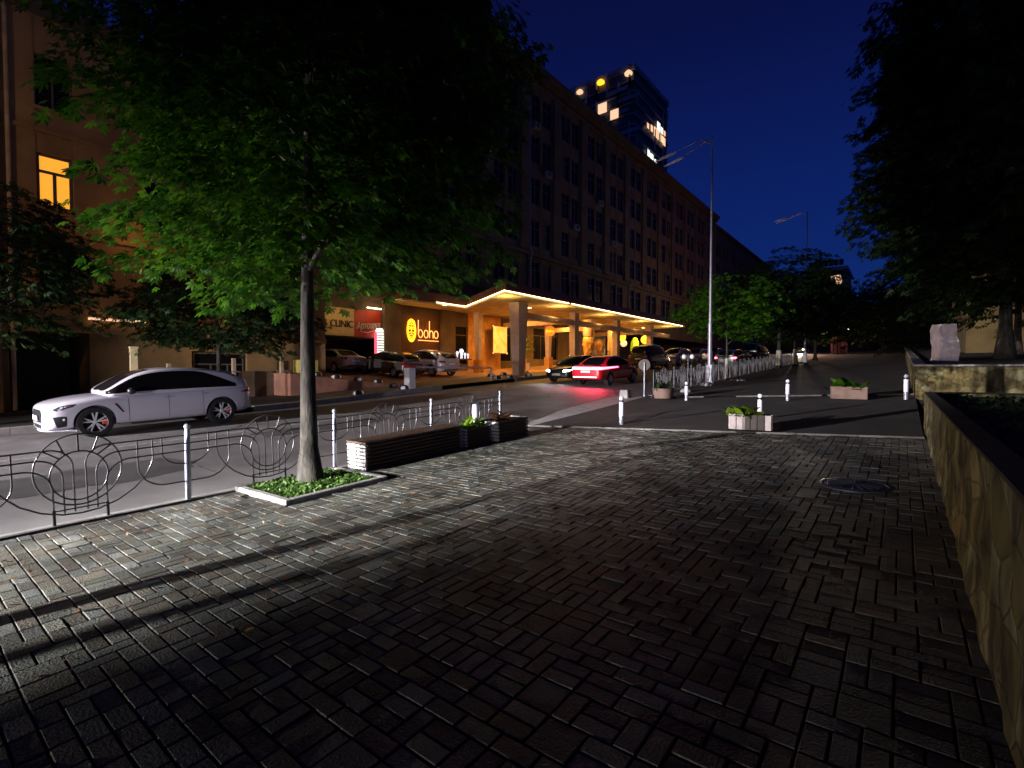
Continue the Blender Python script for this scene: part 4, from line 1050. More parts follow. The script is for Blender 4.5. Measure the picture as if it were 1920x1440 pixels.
# tall lamp columns with slim double heads
def lamp_column(x, y, h, label, base=True):
    z = near(x, y) if x > XK else farside(x, y)
    r = empty('street_lamp', (x, y, z), 0, label, 'street lamp', 'street lamps')
    MB().tube([(0, 0, -.1), (0, 0, h * .25), (0, 0, h * .25 + .02), (0, 0, h)], [.105, .095, .07, .035], 14).build('pole', M['steel'], r, smooth=40)
    MB().lathe([(.16, 0), (.16, .85), (.12, .90)], 8).build('pole_base', M['refl'], r, smooth=20)
    for k, (dy, dz) in enumerate(((0, 0), (1.1, .12))):
        a = MB().tube([(0, 0, h - .3), (-.5, dy * .6, h + .05 + dz), (-1.9, dy, h - .25 + dz)], [.03, .026, .02], 8); a.build('arm', M['steel'], r, smooth=50)
        l = MB().tube([(-1.7, dy, h - .22 + dz), (-2.0, dy, h - .28 + dz), (-2.7, dy, h - .42 + dz)], [.05, .085, .05], 8); l.build('lamp_head', M['refl'], r, smooth=50)
    return r
lamp_column(-7.02, 23.9, 11.35, 'tall grey lamp column with two slim unlit heads, nearest on the street')
lamp_column(-8.9, 55.0, 13.4, 'second lamp column far up the street, its heads above the whitewashed trees') if False else None
lamp_column(-6.9, 52.0, 13.6, 'second lamp column far up the street, its heads above the whitewashed trees')

# manhole
mh = empty('manhole_cover', (-.42, 7.2, near(-.42, 7.2) + .004), 0, 'round iron manhole cover let into the brick plaza near the wall', 'manhole cover')
mh.rotation_euler = (math.atan(.03), -math.atan(.02), 0)
MB().lathe([(.36, -.02), (.36, .006), (.33, .010), (.325, .002), (.30, .001), (.295, .008), (0, .008)], 40).build('cover', M['iron'], mh, smooth=25)
q = MB()
for k in range(8):
    a = PI * k / 8; q.tube([(-.27 * math.cos(a), -.27 * math.sin(a), .010), (.27 * math.cos(a), .27 * math.sin(a), .010)], .006, 4)
q.build('cover_ribs', M['iron'], mh)

# ------------------------------------------------------------------ right-hand walls and terraces
def rubble_wall(name, pts, z0f, ztop, th, label, cap=.05, capm='stone', ch=-.03):
    """pts: polyline of the face; built as thick wall of irregular face with coping"""
    r = empty(name, (pts[0][0], pts[0][1], 0), 0, label, 'wall', 'stone walls on the right')
    rg = random.Random(len(pts) * 7 + 1); b = MB(); c = MB()
    ox, oy = pts[0]
    for (xa, ya), (xb, yb) in zip(pts[:-1], pts[1:]):
        d = Vector((xb - xa, yb - ya, 0)); L = d.length; d.normalize(); n_ = Vector((d.y, -d.x, 0)); nn = max(2, int(L / .25)); nz = 6
        vs = []
        for j in range(nz + 1):
            for i in range(nn + 1):
                p = Vector((xa, ya, 0)) + d * (L * i / nn); zt = ztop(p.x, p.y) - cap; zb_ = z0f(p.x, p.y) - .3
                z = zb_ + (zt - zb_) * j / nz; off = rg.uniform(-.025, .012) if 0 < i < nn and j < nz else 0
                vs.append((p.x + n_.x * (-off) - ox, p.y + n_.y * (-off) - oy, z))
        fs = [(j * (nn + 1) + i, j * (nn + 1) + i + 1, (j + 1) * (nn + 1) + i + 1, (j + 1) * (nn + 1) + i) for j in range(nz) for i in range(nn)]
        b.add(vs, fs)
        for i in range(max(1, int(L / 1.0))):
            m_ = max(1, int(L / 1.0)); pa = Vector((xa, ya, 0)) + d * (L * i / m_ + .004); pb = Vector((xa, ya, 0)) + d * (L * (i + 1) / m_ - .004)
            q = []
            for zz in (-cap, 0):
                for p, s_ in ((pa, ch), (pb, ch), (pb, th), (pa, th)):
                    q.append((p.x + n_.x * s_ - ox, p.y + n_.y * s_ - oy, ztop(p.x, p.y) + zz + rg.uniform(-.003, .003)))
            c.add(q, [(0, 3, 2, 1), (4, 5, 6, 7), (0, 1, 5, 4), (1, 2, 6, 5), (2, 3, 7, 6), (3, 0, 4, 7)])
    b.build('wall_face', M['rubble'], r, smooth=50); c.build('coping', M[capm], r)
    return r
T1 = lambda x, y: 1.13 + max(0, y - 2) * .003
T2 = lambda x, y: 1.74 + (y - 18) * .045
rubble_wall('stone_wall', [(.37, -4.0), (.37, 12.6), (.9, 13.0), (16, 13.0)], near, T1, .14, 'low rough stone wall running beside the brick plaza on the right', cap=.02, capm='soil', ch=-.005)
rubble_wall('stone_wall', [(16, 18.0), (.27, 18.0), (.27, 60)][::-1] and [(.27, 60), (.27, 18.0)], near, T2, -.25, 'long side wall of the second, higher terrace along the pavement') if False else None
rubble_wall('terrace_wall', [(.30, 18.0), (.30, 70.0)], near, T2, .25, 'stone wall of the higher terrace with pale coping, beyond the driveway', capm='concrete')
rubble_wall('terrace_wall', [(16, 18.0), (.30, 18.0)][::-1], lambda x, y: .6, T2, .25, 'short front wall of the higher terrace, facing the plaza', capm='concrete')
tag(MB().sheet([.56, 2, 5, 10, 30], list(np.arange(-6, 13.1, 1)), lambda x, y: 1.05 + .05 * math.sin(x * 3 + y * 2)).build('planting_bed', M['soil'], smooth=60), kind='structure')
tag(MB().sheet([.4, 2, 5, 10, 60], list(np.arange(13.2, 18.1, .5)), lambda x, y: .75).build('lawn', M['soil'], smooth=60), kind='structure')
tag(MB().sheet([.5, 2, 5, 10, 60], [18.2, 20, 25, 30, 40, 50, 70], lambda x, y: T2(x, y) - .06).build('lawn', M['soil'], smooth=60), kind='structure')
gr = np.random.RandomState(3); n = 5200
pos = np.stack([gr.uniform(.6, 9, n), gr.uniform(-2, 12.9, n), np.full(n, 1.06)], 1); an = gr.rand(n) * 2 * PI
gmm = leaves_mesh('ground_cover', pos, np.stack([np.cos(an), np.sin(an), gr.uniform(.3, 1.5, n)], 1), np.tile([[0, 0, 1.]], (n, 1)) + gr.randn(n, 3) * .3, gr.uniform(.06, .14, n), 'leaf', 6)
tag(link_mesh('ground_cover', gmm, M['leafB']), 'dark low ground cover in the bed behind the stone wall', 'ground cover', kind='stuff')
# pale carved stone block on the terrace
sb = empty('stone_block', (1.15, 22.6, T2(1.15, 22.6) - .08), R(32), 'upright pale pink stone block standing on the higher terrace', 'stone')
bm = bmesh.new(); bmesh.ops.create_cube(bm, size=1); bmesh.ops.subdivide_edges(bm, edges=bm.edges, cuts=6, use_grid_fill=True); rr = random.Random(4)
for v in bm.verts:
    v.co = Vector((v.co.x * .62, v.co.y * .42, (v.co.z + .5) * 1.28)); t = v.co.z / 1.28
    v.co.x *= 1 - .30 * max(0, t - .55) - .10 * math.exp(-((t - .72) / .12) ** 2); v.co.x += .05 * math.sin(t * 5)
    if v.co.x < -.25 and t > .80: v.co.z -= .18 * min(1, (t - .8) / .2)
    v.co += Vector((rr.uniform(-.018, .018), rr.uniform(-.018, .018), rr.uniform(-.012, .012)))
me = bpy.data.meshes.new('stone'); bm.to_mesh(me); bm.free(); me.shade_smooth(); me.set_sharp_from_angle(angle=R(25)); link_mesh('block', me, mat('pale_block', (.72, .60, .58), .7, var=.12, vscale=5, bump=.5, bscale=14), sb)

# ------------------------------------------------------------------ buildings
def window_unit(parent, x, y, z, w_, h, glassm='glass', n=2, transom=.3, fd=.05, name='window', framem='frame'):
    """window in a wall whose outer face looks to +X; x = plane of the glass"""
    f = MB(); t = .055 if glassm == 'glass' else .10
    f.box(x, x + fd, y - w_ / 2, y - w_ / 2 + t, z, z + h).box(x, x + fd, y + w_ / 2 - t, y + w_ / 2, z, z + h)
    f.box(x, x + fd, y - w_ / 2 + t, y + w_ / 2 - t, z, z + t).box(x, x + fd, y - w_ / 2 + t, y + w_ / 2 - t, z + h - t, z + h)
    for k in range(1, n):
        yy = y - w_ / 2 + w_ * k / n; f.box(x + .001, x + fd - .004, yy - t * .5, yy + t * .5, z + t, z + (h - t if not transom else h * (1 - transom)))
    if transom: f.box(x + .002, x + fd - .002, y - w_ / 2 + t, y + w_ / 2 - t, z + h * (1 - transom), z + h * (1 - transom) + t)
    fo = f.build(name, M[framem], parent)
    g = MB().add([(x + .015, y - w_ / 2 + .02, z + .02), (x + .015, y + w_ / 2 - .02, z + .02), (x + .015, y + w_ / 2 - .02, z + h - .02), (x + .015, y - w_ / 2 + .02, z + h - .02)], [(0, 1, 2, 3)])
    g.build('pane', M[glassm], fo)
    return fo
def facade_grid(parent, x, y0, y1, zb, zt, cols, rows, depth, m, name='wall'):
    """cols: sorted list of (ya,yb) openings; rows: (za,zb). Full wall with real openings, face at x, thickness depth"""
    b = MB(); ys_ = [y0] + [v for c in cols for v in c] + [y1]
    for i in range(0, len(ys_) - 1, 2): b.box(x - depth, x, ys_[i], ys_[i + 1], zb, zt)
    for (ya, yb) in cols:
        zs = [zb] + [v for r_ in rows for v in r_] + [zt]
        for i in range(0, len(zs) - 1, 2):
            if zs[i + 1] - zs[i] > .01: b.box(x - depth, x - .03, ya, yb, zs[i], zs[i + 1])
    b.box(x - depth - .06, x - depth - .01, y0 + .02, y1 - .02, zb, zt)
    return b.build(name, M[m], parent)

# --- ochre building on the left
LB = empty('apartment_building', (-24, 3, 0), 0, 'ochre four-storey building at the left edge with one lit yellow window', 'building', 'buildings')
LX = -24.0; off = Vector((24, -3, 0))
def child_of(o, parent, base):
    return o
LBm = LB.matrix_world
def at_root(parent, loc):
    """children are modelled in world coordinates; parent's location is cancelled"""
    for ch in [q for q in bpy.data.objects if q.parent == parent]:
        ch.location = Vector(ch.location) - Vector(loc) if not ch.get('_done') else ch.location
        ch['_done'] = 1
    for ch in [q for q in bpy.data.objects if q.parent == parent]: del ch['_done']
cy = [.80, 4.06, 7.2, 10.4, 13.2]
cols = [(c - .50, c + .50) for c in cy]
rows = [(3.95, 5.85), (7.38, 9.28), (10.85, 12.7)]
facade_grid(LB, LX, -9, 14.6, 2.95, 14.25, [(-2.98, -1.82)] + cols, rows, .35, 'wall_l')
b = MB()
b.box(LX - .4, LX - .001, -9, 2.75, -1, 2.95); b.box(LX - .4, LX - .001, 4.9, 8.3, -1, 2.95); b.box(LX - .4, LX - .001, 10.6, 14.6, -1, 2.95); b.box(LX - .4, LX - .001, 8.3, 10.6, 2.4, 2.95)
b.box(LX - 12, LX - .42, -9, 2.7, -1, 14.2).box(LX - 12, LX - .42, 4.95, 14.6, -1, 14.2).box(LX - 12, LX - .42, 2.71, 4.94, 3.0, 14.2).build('wall', M['wall_l'], LB)
MB().box(LX - .25, LX + .30, -9.2, 14.7, 14.25, 14.55).box(LX - .2, LX + .16, -9.1, 14.68, 14.0, 14.249).build('cornice', M['wall_d'], LB)
MB().box(LX, LX + .08, -9, 14.6, 9.95, 10.1).box(LX, LX + .10, -9, 14.6, 6.45, 6.62).box(LX, LX + .12, -9, 14.6, 2.95, 3.2).build('string_course', M['wall_l'], LB)
MB().box(LX + .001, LX + .35, -9, 2.55, -1, 13.99).build('projecting_bay', M['wall_l'], LB)
MB().box(LX - 3.4, LX - 3.3, 2.75, 4.9, -1, 3.0).build('gate', M['frame'], LB)
MB().tube([(LX + .30, 2.72, 14.1), (LX + .16, 2.85, 13.7), (LX + .12, 2.85, 3.0), (LX + .12, 2.85, .2)], .06, 10).build('downpipe', M['trim'], LB, smooth=50)
for c in [-2.4] + cy:
    for r0, r1 in rows:
        lit = (abs(c - 4.06) < .1 and r0 == 7.38)
        if c < 2: continue
        window_unit(LB, LX - .18, c, r0, 1.0, r1 - r0, 'lit_window' if lit else 'glass', 2, .36)
        MB().box(LX - .02, LX + .10, c - .70, c + .70, r0 - .09, r0 - .004).build('sill', M['wall_l'], LB)
window_unit(LB, LX - .2, 9.45, .55, 2.1, 1.8, 'glass', 3, .3)
MB().box(LX - 2.4, LX - 2.3, 4.95, 8, .1, 3).build('inner_wall', M['wall_d'], LB)
for ch in [q for q in bpy.data.objects if q.parent == LB]: ch.location = (24, -3, 0)
lamp('POINT', (-22.6, 9.0, 2.9), 16, WARM, .1); lamp('POINT', (-23.2, 6.2, 6.9), 14, SODIUM, .1)
wl = tag(MB().box(-.10, .10, -.9, .9, -.04, .04).build('wall_light', M['lit_warm'], loc=(-23.8, 5.75, 3.5)), 'small tubular light on the ochre building behind the low tree', 'light')

# posts and low wall behind the white SUV
pw = empty('gate_post', (-20.6, 5.35, farside(-20.6, 5.35)), 0, 'tall pale post tinted as if lit yellow, standing behind the bonnet of the white SUV', 'post', 'pale posts behind the SUV')
MB().taper(0, 0, 0, 2.1, .22, .22, .22, .22).taper(0, 0, 2.1, 2.16, .27, .27, .27, .27).build('post', mat('post_lit_yellow', (.75, .60, .35), .7, var=.1), pw, bevel=.01)  # white post: the orange light on it is put into the base colour
for i, (y, h_) in enumerate(((6.7, 1.55), (9.0, 1.7), (11.0, 1.8))):
    c = empty('gate_post', (-21.6, y, farside(-21.6, y)), 0, ['short pale post behind the windscreen of the white SUV', 'short pale post behind the middle of the white SUV roof', 'short pale post behind the tail of the white SUV'][i], 'post', 'pale posts behind the SUV')
    MB().taper(0, 0, 0, h_, .14, .14, .14, .14).build('post', M['trim'], c, bevel=.01)
gw = empty('garden_wall', (-22.2, 6.2, farside(-22, 6.2)), 0, 'low brown wall with panels in front of the ochre building', 'wall')
q = MB()
for k in range(4): q.box(-.1, .1, k * 1.6 + .05, k * 1.6 + 1.5, 0, 1.15 + .06 * k)
q.build('panel', M['wall_m'], gw, bevel=.01); lamp('POINT', (-20.4, 12.6, 2.9), 12, (1, .6, .1), .1)
el = empty('electrical_cabinet', (-21.7, 12.2, ZE(11.5) - .8), 0, 'yellow cabinet standing left of the tree trunk below the retaining wall', 'cabinet')
MB().box(-.3, .3, -.45, .45, 0, 1.5).build('cabinet', mat('cabinet_yellow', (.48, .42, .10), .6, var=.1), el, bevel=.02)
MB().box(.3, .315, -.01, .01, .1, 1.4).build('door_gap', M['plastic'], el)

# retaining wall of the forecourt
rw = empty('retaining_wall', (-20.98, 11, 0), 0, 'sloping pink retaining wall of the forecourt with black and white domes on it', 'wall')
v = []; f = []
for k in range(12):
    y = 11 + 5.5 * k / 11; zt_ = ZE(y); zb_ = farside(-21, y) - .2
    v += [(-.12, y - 11, zb_), (.14, y - 11, zb_), (.14, y - 11, zt_ + .03), (-.12, y - 11, zt_ + .03)]
for k in range(11):
    q = k * 4; f += [(q + 1, q + 5, q + 6, q + 2), (q + 2, q + 6, q + 7, q + 3), (q, q + 3, q + 7, q + 4)]
f += [(0, 1, 2, 3), (44, 47, 46, 45)]
MB().add(v, f).build('wall_face', mat('pink_render', (.42, .20, .14), .85, var=.2, vscale=2), rw)
v = [(-31.9, 10.98, -.5), (-20.9, 10.98, -.5), (-20.9, 10.98, 1.45), (-31.9, 10.98, 1.45)]
tag(MB().box(-31.9, -21.1, 10.9, 10.99, -.5, 1.44).build('retaining_wall', MATS['pink_render']), 'end wall of the raised forecourt behind the street tree', 'wall')

# dome bollards
domes = [(-20.98, 12.3, 0), (-20.98, 13.3, 0), (-20.98, 14.5, 0), (-20.98, 15.7, 0), (-19.6, 15.6, 1), (-18.0, 14.9, 1), (-17.95, 12.4, 1), (-20.5, 24.0, 1), (-20.6, 25.4, 1), (-20.9, 28.2, 1), (-18.3, 22.0, 1), (-18.1, 22.9, 1), (-18.0, 24.6, 1)]
dl = ['topmost dome on the sloping pink wall', 'second dome down the sloping pink wall', 'third dome down the sloping pink wall', 'lowest dome on the sloping pink wall', 'dome on the ground just below the pink wall', 'dome beside the white barrier post',
      'dome on the far pavement, just right of the street tree trunk', 'dome behind the barrier arm on its left', 'dome behind the barrier arm on its right', 'dome left of the thick canopy column', 'dome touching the left of the barrier end post', 'dome touching the right of the barrier end post', 'dome in front of the thick canopy column']
dm = MB(); dm.lathe([(.24, 0), (.235, .07), (.20, .15), (.13, .205), (0, .225)], 20); DM = dm.mesh('dome', 60); DM.materials.append(mat('dome_black', (.03, .03, .03), .3))
d2 = MB()
for k in range(3):
    a0 = 2 * PI * k / 3
    vs = []
    for j, (r_, z_) in enumerate([(.243, .03), (.238, .09), (.203, .16)]):
        for i in range(5): vs.append((r_ * math.cos(a0 + i * .22), r_ * math.sin(a0 + i * .22), z_))
    d2.add(vs, [(j * 5 + i, j * 5 + i + 1, (j + 1) * 5 + i + 1, (j + 1) * 5 + i) for j in range(2) for i in range(4)])
DM2 = d2.mesh('stripe', 60); DM2.materials.append(M['refl'])
for (x, y, g_), l in zip(domes, dl):
    z = ZE(y) + .03 if g_ == 0 else (farside(x, y) if x > -21 else fore(x, y))
    r = empty('dome_bollard', (x, y, z), rnd.random() * 2, 'black ' + l, 'bollard', 'black and white dome bollards')
    link_mesh('dome', DM, None, r); link_mesh('stripe', DM2, None, r)

# parking barrier
pbz = farside(-17.9, 15.2)
pb_ = empty('parking_barrier', (-17.95, 15.2, pbz), 0, 'white barrier post with red cap and long pale boom across the forecourt entrance', 'barrier')
MB().box(-.19, .19, -.19, .19, 0, .98).build('cabinet', M['white'], pb_, bevel=.015)
MB().box(-.195, .195, -.195, .195, .985, 1.12).build('cap', M['sign_red'], pb_, bevel=.015)
dzb = farside(-17.95, 21.0) - pbz
MB().tube([(.0, .2, 1.02), (0, 5.8, dzb + .70)], .05, 8).build('boom', mat('boom_paint', (.62, .50, .52), .5, var=.1), pb_, smooth=50)
MB().tube([(0, 5.8, dzb - .05), (0, 5.8, dzb + .72)], .05, 10).build('rest_post', M['refl'], pb_, smooth=50)

# --- main brown building
BX = -27.5
MBd = empty('office_building', (BX, 15, 0), 0, 'long brown seven-storey building with paired windows above the lit canopy', 'building', 'buildings')
pitch = 5.25 * BX / -27
cent = [15.6 + pitch * .5 + pitch * k for k in range(15)]
y_end = cent[-1] + pitch * .5 + .3
rows = [(9.35 + 3.92 * k, 11.85 + 3.92 * k) for k in range(5)]
cols = []
for c in cent: cols += [(c - 1.72, c - .20), (c + .20, c + 1.72)]
facade_grid(MBd, BX, 14.8, y_end, 6.2, 29.3, cols, rows, .32, 'wall_m')
pil = MB()
for k in range(16):
    yc = cent[0] - pitch / 2 + pitch * k
    pil.box(BX + .002, BX + .16, max(14.85, yc - .62), min(yc + .62, y_end), 12.75, 28.2)
pil.build('pilasters', M['wall_m'], MBd)
MB().box(BX - 15, BX - .40, 14.8, y_end, 6.2, 29.2).box(BX - 15, BX - 6, 14.8, y_end, -1, 6.2).build('wall', M['wall_d'], MBd)
MB().box(BX - .3, BX + .75, 14.6, y_end + .1, 29.3, 29.75).box(BX - .3, BX + .45, 14.7, y_end + .05, 28.85, 29.298).box(BX + .003, BX + .25, 14.75, y_end, 28.2, 28.5).build('cornice', M['wall_m'], MBd)
MB().box(BX - .01, BX + .30, 14.75, y_end, 12.25, 12.6).box(BX - .01, BX + .22, 14.75, y_end, 8.3, 8.5).build('string_course', M['wall_m'], MBd)
npan = 0
for c in cent:
    for r0, r1 in rows:
        b = MB(); x = BX - .16; t = .06
        for s_ in (-1, 1):
            yc = c + s_ * .96; w_ = 1.50; h = r1 - r0; fd = .05
            b.box(x, x + fd, yc - w_ / 2, yc - w_ / 2 + t, r0, r1).box(x, x + fd, yc + w_ / 2 - t, yc + w_ / 2, r0, r1).box(x, x + fd, yc - w_ / 2 + t, yc + w_ / 2 - t, r0, r0 + t).box(x, x + fd, yc - w_ / 2 + t, yc + w_ / 2 - t, r1 - t, r1)
            b.box(x + .002, x + fd - .002, yc - t / 2, yc + t / 2, r0 + t, r1 - t).box(x + .003, x + fd - .003, yc - w_ / 2 + t, yc - t / 2, r0 + h * .66, r0 + h * .66 + t).box(x + .003, x + fd - .003, yc + t / 2, yc + w_ / 2 - t, r0 + h * .66, r0 + h * .66 + t)
        fo = b.build('window', M['frame'], MBd)
        g = MB()
        for s_ in (-1, 1):
            yc = c + s_ * .96; g.add([(x + .01, yc - .73, r0 + .02), (x + .01, yc + .73, r0 + .02), (x + .01, yc + .73, r1 - .02), (x + .01, yc - .73, r1 - .02)], [(0, 1, 2, 3)])
        g.build('pane', M['glass'], fo)
        if rnd.random() < .38:
            cu_ = MB(); s_ = rnd.choice((-1, 1)); yc = c + s_ * .96; wc = rnd.choice((.35, .7, 1.42)); y0_ = yc - .72 + rnd.choice((0, 1.42 - wc)); zb2 = r0 + (0 if rnd.random() < .6 else 1.0)
            for q_ in range(int(wc / .07)): cu_.box(x + .014 + .006 * (q_ % 2), x + .016 + .006 * (q_ % 2), y0_ + q_ * .07, y0_ + q_ * .07 + .069, max(zb2, r0 + .03), r1 - .05)
            cu_.build('curtain', M['curtain'], fo)
for yy in (cent[1] + pitch / 2 + .75, cent[0] + pitch / 2 - .75, cent[3] + pitch / 2 + .75, cent[7] + pitch / 2 + .75):
    MB().tube([(BX + .10, yy, 28.3), (BX + .10, yy, 13.0), (BX + .36, yy, 12.4), (BX + .12, yy, 12.0), (BX + .12, yy, 7.2)], .07, 8).build('downpipe', M['steel'], MBd, smooth=50)
# ground floor: shops, garage opening, panels
GZ = 1.0
gf = MB()
gf.box(BX - 6, BX - .05, 14.8, 15.7, 0, 6.2)
gf.box(BX - .35, BX - .02, 15.7, 20.85, 5.45, 6.2)
gf.box(BX - 6, BX - 5.9, 15.7, 20.85, 0, 3.7).box(BX - 5.9, BX - .3, 15.7, 20.85, 3.68, 5.44)
gf.box(BX - 6, BX - .3, 20.86, 27.6, 3.9, 6.2).box(BX - .3, BX - .02, 20.86, 27.6, 5.6, 6.2)
gf.build('ground_floor_wall', M['wall_d'], MBd)
MB().box(BX - .02, BX + .10, 15.55, 18.7, 3.72, 5.44).build('shop_fascia', M['sign_tan'], MBd)
MB().box(BX - .02, BX + .11, 18.71, 20.78, 3.72, 5.44).build('shop_fascia', M['sign_red'], MBd)
MB().box(BX - .3, BX + .35, 20.87, 22.25, 0, 6.1).build('pier', M['wall_m'], MBd)
MB().box(BX - .3, BX + .30, 26.2, 27.6, 0, 6.1).build('pier', M['wall_m'], MBd)
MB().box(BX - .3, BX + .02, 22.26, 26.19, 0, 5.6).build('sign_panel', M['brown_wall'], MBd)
MB().tube([(BX + .22, 19.6, 5.62), (BX + .22, 20.7, 5.62)], .04, 6).build('fascia_light', M['led'], MBd)
for ch in [q for q in bpy.data.objects if q.parent == MBd]: ch.location = (-BX, -15, 0)
# text
def text_mesh(s_, size, ext=.02, shear=0):
    cu = bpy.data.curves.new('txt', 'FONT'); cu.body = s_; cu.size = size; cu.extrude = ext; cu.shear = shear; cu.align_x = 'LEFT'; cu.resolution_u = 3
    o = bpy.data.objects.new('t', cu); COL.objects.link(o); me = evaluated(o); return me
def wall_text(s_, x, y, z, size, m, label, cat='lettering', ext=.03, shear=0, tilt=0, sx=1.0, name='lettering', group=None, emb=None):
    me = text_mesh(s_, size, ext, shear); o = link_mesh(name, me, M[m])
    # local x -> +Y, local y -> +Z, normal -> +X
    o.matrix_world = Matrix(((0, 0, 1, x), (sx * math.cos(tilt), -math.sin(tilt), 0, y), (sx * math.sin(tilt), math.cos(tilt), 0, z), (0, 0, 0, 1)))
    mw = o.matrix_world.copy(); o.location = mw.translation; o.rotation_euler = mw.to_euler(); o.scale = mw.to_scale()
    return tag(o, label, cat, group)
wall_text('TY & CLINIC', BX + .14, 15.75, 4.25, .62, 'plastic', 'dark capital letters on the tan shop fascia reading TY & CLINIC', sx=.82)
wall_text('Артошка', BX + .15, 18.82, 4.18, .60, 'slat', 'slanting pale script lettering on the red shop fascia', shear=.35, tilt=.10, sx=.72)
uk = MB().tube([(BX + .16, 19.1, 4.05), (BX + .16, 19.7, 4.0), (BX + .16, 20.3, 4.22)], [.012, .035, .012], 6).build('lettering', M['slat']); tag(uk, 'pale flourish under the slanting script on the red fascia', 'lettering')
lamp('POINT', (BX + 1.3, 17.4, 5.1), 26, (1, .62, .2), .15); lamp('POINT', (BX + 1.3, 20.0, 5.4), 30, (1, .7, .3), .15)
# barber pole
bp_ = empty('barber_pole', (BX + .35, 20.45, 0), 0, 'lit barber pole with white rings and red edge beside the dark garage opening', 'barber pole')
q = MB(); q2 = MB()
for k in range(8):
    z = 2.75 + k * .17; q.lathe([(0, z), (.26, z), (.27, z + .05), (.26, z + .10), (0, z + .10)], 18)
q.lathe([(0, 4.10), (.24, 4.10), (.26, 4.22), (.20, 4.36), (0, 4.42)], 18); q.lathe([(0, 2.42), (.12, 2.46), (.22, 2.60), (.22, 2.68), (0, 2.68)], 18)
q.build('lit_rings', M['lit_white'], bp_, smooth=40)
MB().lathe([(.20, 2.4), (.20, 4.4)], 16).build('core', M['plastic'], bp_, smooth=40)
MB().box(.0, .12, -.42, -.29, 2.7, 4.1).build('red_edge', M['lit_pink'], bp_)
bp_.location.z = -0.05
# neon boho sign: mask emblem + lettering in tubes
def neon(strokes, rad, m, label, cat='neon sign', name='neon_sign'):
    r = empty(name, strokes[0][0], 0, label, cat); o0 = Vector(strokes[0][0]); b = MB()
    for s_ in strokes: b.tube([Vector(p) - o0 for p in s_], rad, 6)
    b.build('neon_tube', M[m], r, smooth=60); return r
def ring(cy_, cz_, ry, rz_, a0=0, a1=360, n=20, x=BX + .10): return [(x, cy_ + ry * math.cos(R(a0 + (a1 - a0) * k / n)), cz_ + rz_ * math.sin(R(a0 + (a1 - a0) * k / n))) for k in range(n + 1)]
def boho(x, y0, z0, s_):
    """strokes of the word, x-height s_*.5"""
    S_ = []
    xh = .30 * s_; yy = y0
    for rr_ in (0, 1):
        d = .035 * s_ * rr_
    def bowl(c): return ring(c, z0 + xh, .22 * s_, xh, x=x)
    S_.append([(x, yy, z0 + 1.35 * s_), (x, yy, z0 + xh)]); S_.append(bowl(yy + .22 * s_))
    S_.append(bowl(yy + .80 * s_))
    h0 = yy + 1.16 * s_; S_.append([(x, h0, z0 + 1.35 * s_), (x, h0, z0)])
    S_.append([(x, h0, z0 + xh)] + ring(h0 + .20 * s_, z0 + xh, .20 * s_, xh * .95, 180, 0, 10, x)[0:] + [(x, h0 + .40 * s_, z0)])
    S_.append(bowl(yy + 1.88 * s_))
    S_.append([(x, yy - .02 * s_, z0 - .22 * s_), (x, yy + 2.15 * s_, z0 - .22 * s_)])
    return S_
neon(boho(BX + .12, 24.0, 3.92, .92), .030, 'neon_o', 'glowing orange lettering boho with an underline on the dark panel above the white SUV')
mk = []
X_ = BX + .12
mk.append(ring(23.36, 4.38, .40, .80, x=X_)); mk.append(ring(23.36, 4.95, .30, .18, x=X_)); mk.append(ring(23.20, 4.55, .12, .07, x=X_)); mk.append(ring(23.52, 4.55, .12, .07, x=X_))
mk.append([(X_, 23.36, 4.7), (X_, 23.36, 4.3)]); mk.append([(X_, 23.12, 4.20), (X_, 23.24, 4.28), (X_, 23.36, 4.18), (X_, 23.48, 4.28), (X_, 23.60, 4.20)])
mk.append(ring(23.36, 4.0, .20, .09, x=X_)); mk.append(ring(23.36, 4.38, .30, .66, x=X_)); mk.append([(X_, 23.15, 5.1), (X_, 23.36, 4.85), (X_, 23.57, 5.1)]); mk.append(ring(23.36, 3.72, .15, .06, x=X_))
neon(mk, .034, 'neon_y', 'glowing yellow carved-mask emblem left of the orange lettering')
lamp('POINT', (BX + .8, 24.4, 4.3), 16, (1, .40, .05), .3)

# --- second building further along, set slightly back
B2 = empty('office_building', (BX, y_end, 0), 0, 'dark continuation of the street front beyond the long brown building', 'building', 'buildings')
y2 = y_end + .3; c2 = [y2 + 3 + 5.4 * k for k in range(9)]
cols = []
for c in c2: cols += [(c - 1.7, c - .2), (c + .2, c + 1.7)]
rows2 = [(3.5 + 3.9 * k, 5.9 + 3.9 * k) for k in range(6)]
facade_grid(B2, BX - .3, y2, c2[-1] + 3.2, 0, 28.0, cols, rows2, .3, 'wall_d')
MB().box(BX - 14, BX - .7, y2, c2[-1] + 3.2, 0, 28).build('wall', M['wall_d'], B2); MB().box(BX - .6, BX + .3, y2, c2[-1] + 3.3, 28, 28.4).build('cornice', M['wall_d'], B2)
for c in c2:
    for r0, r1 in rows2:
        MB().box(BX - .52, BX - .50, c - 1.7, c + 1.7, r0, r1).build('window', M['glass'], B2)
for ch in [q for q in bpy.data.objects if q.parent == B2]: ch.location = (-BX, -y_end, 0)

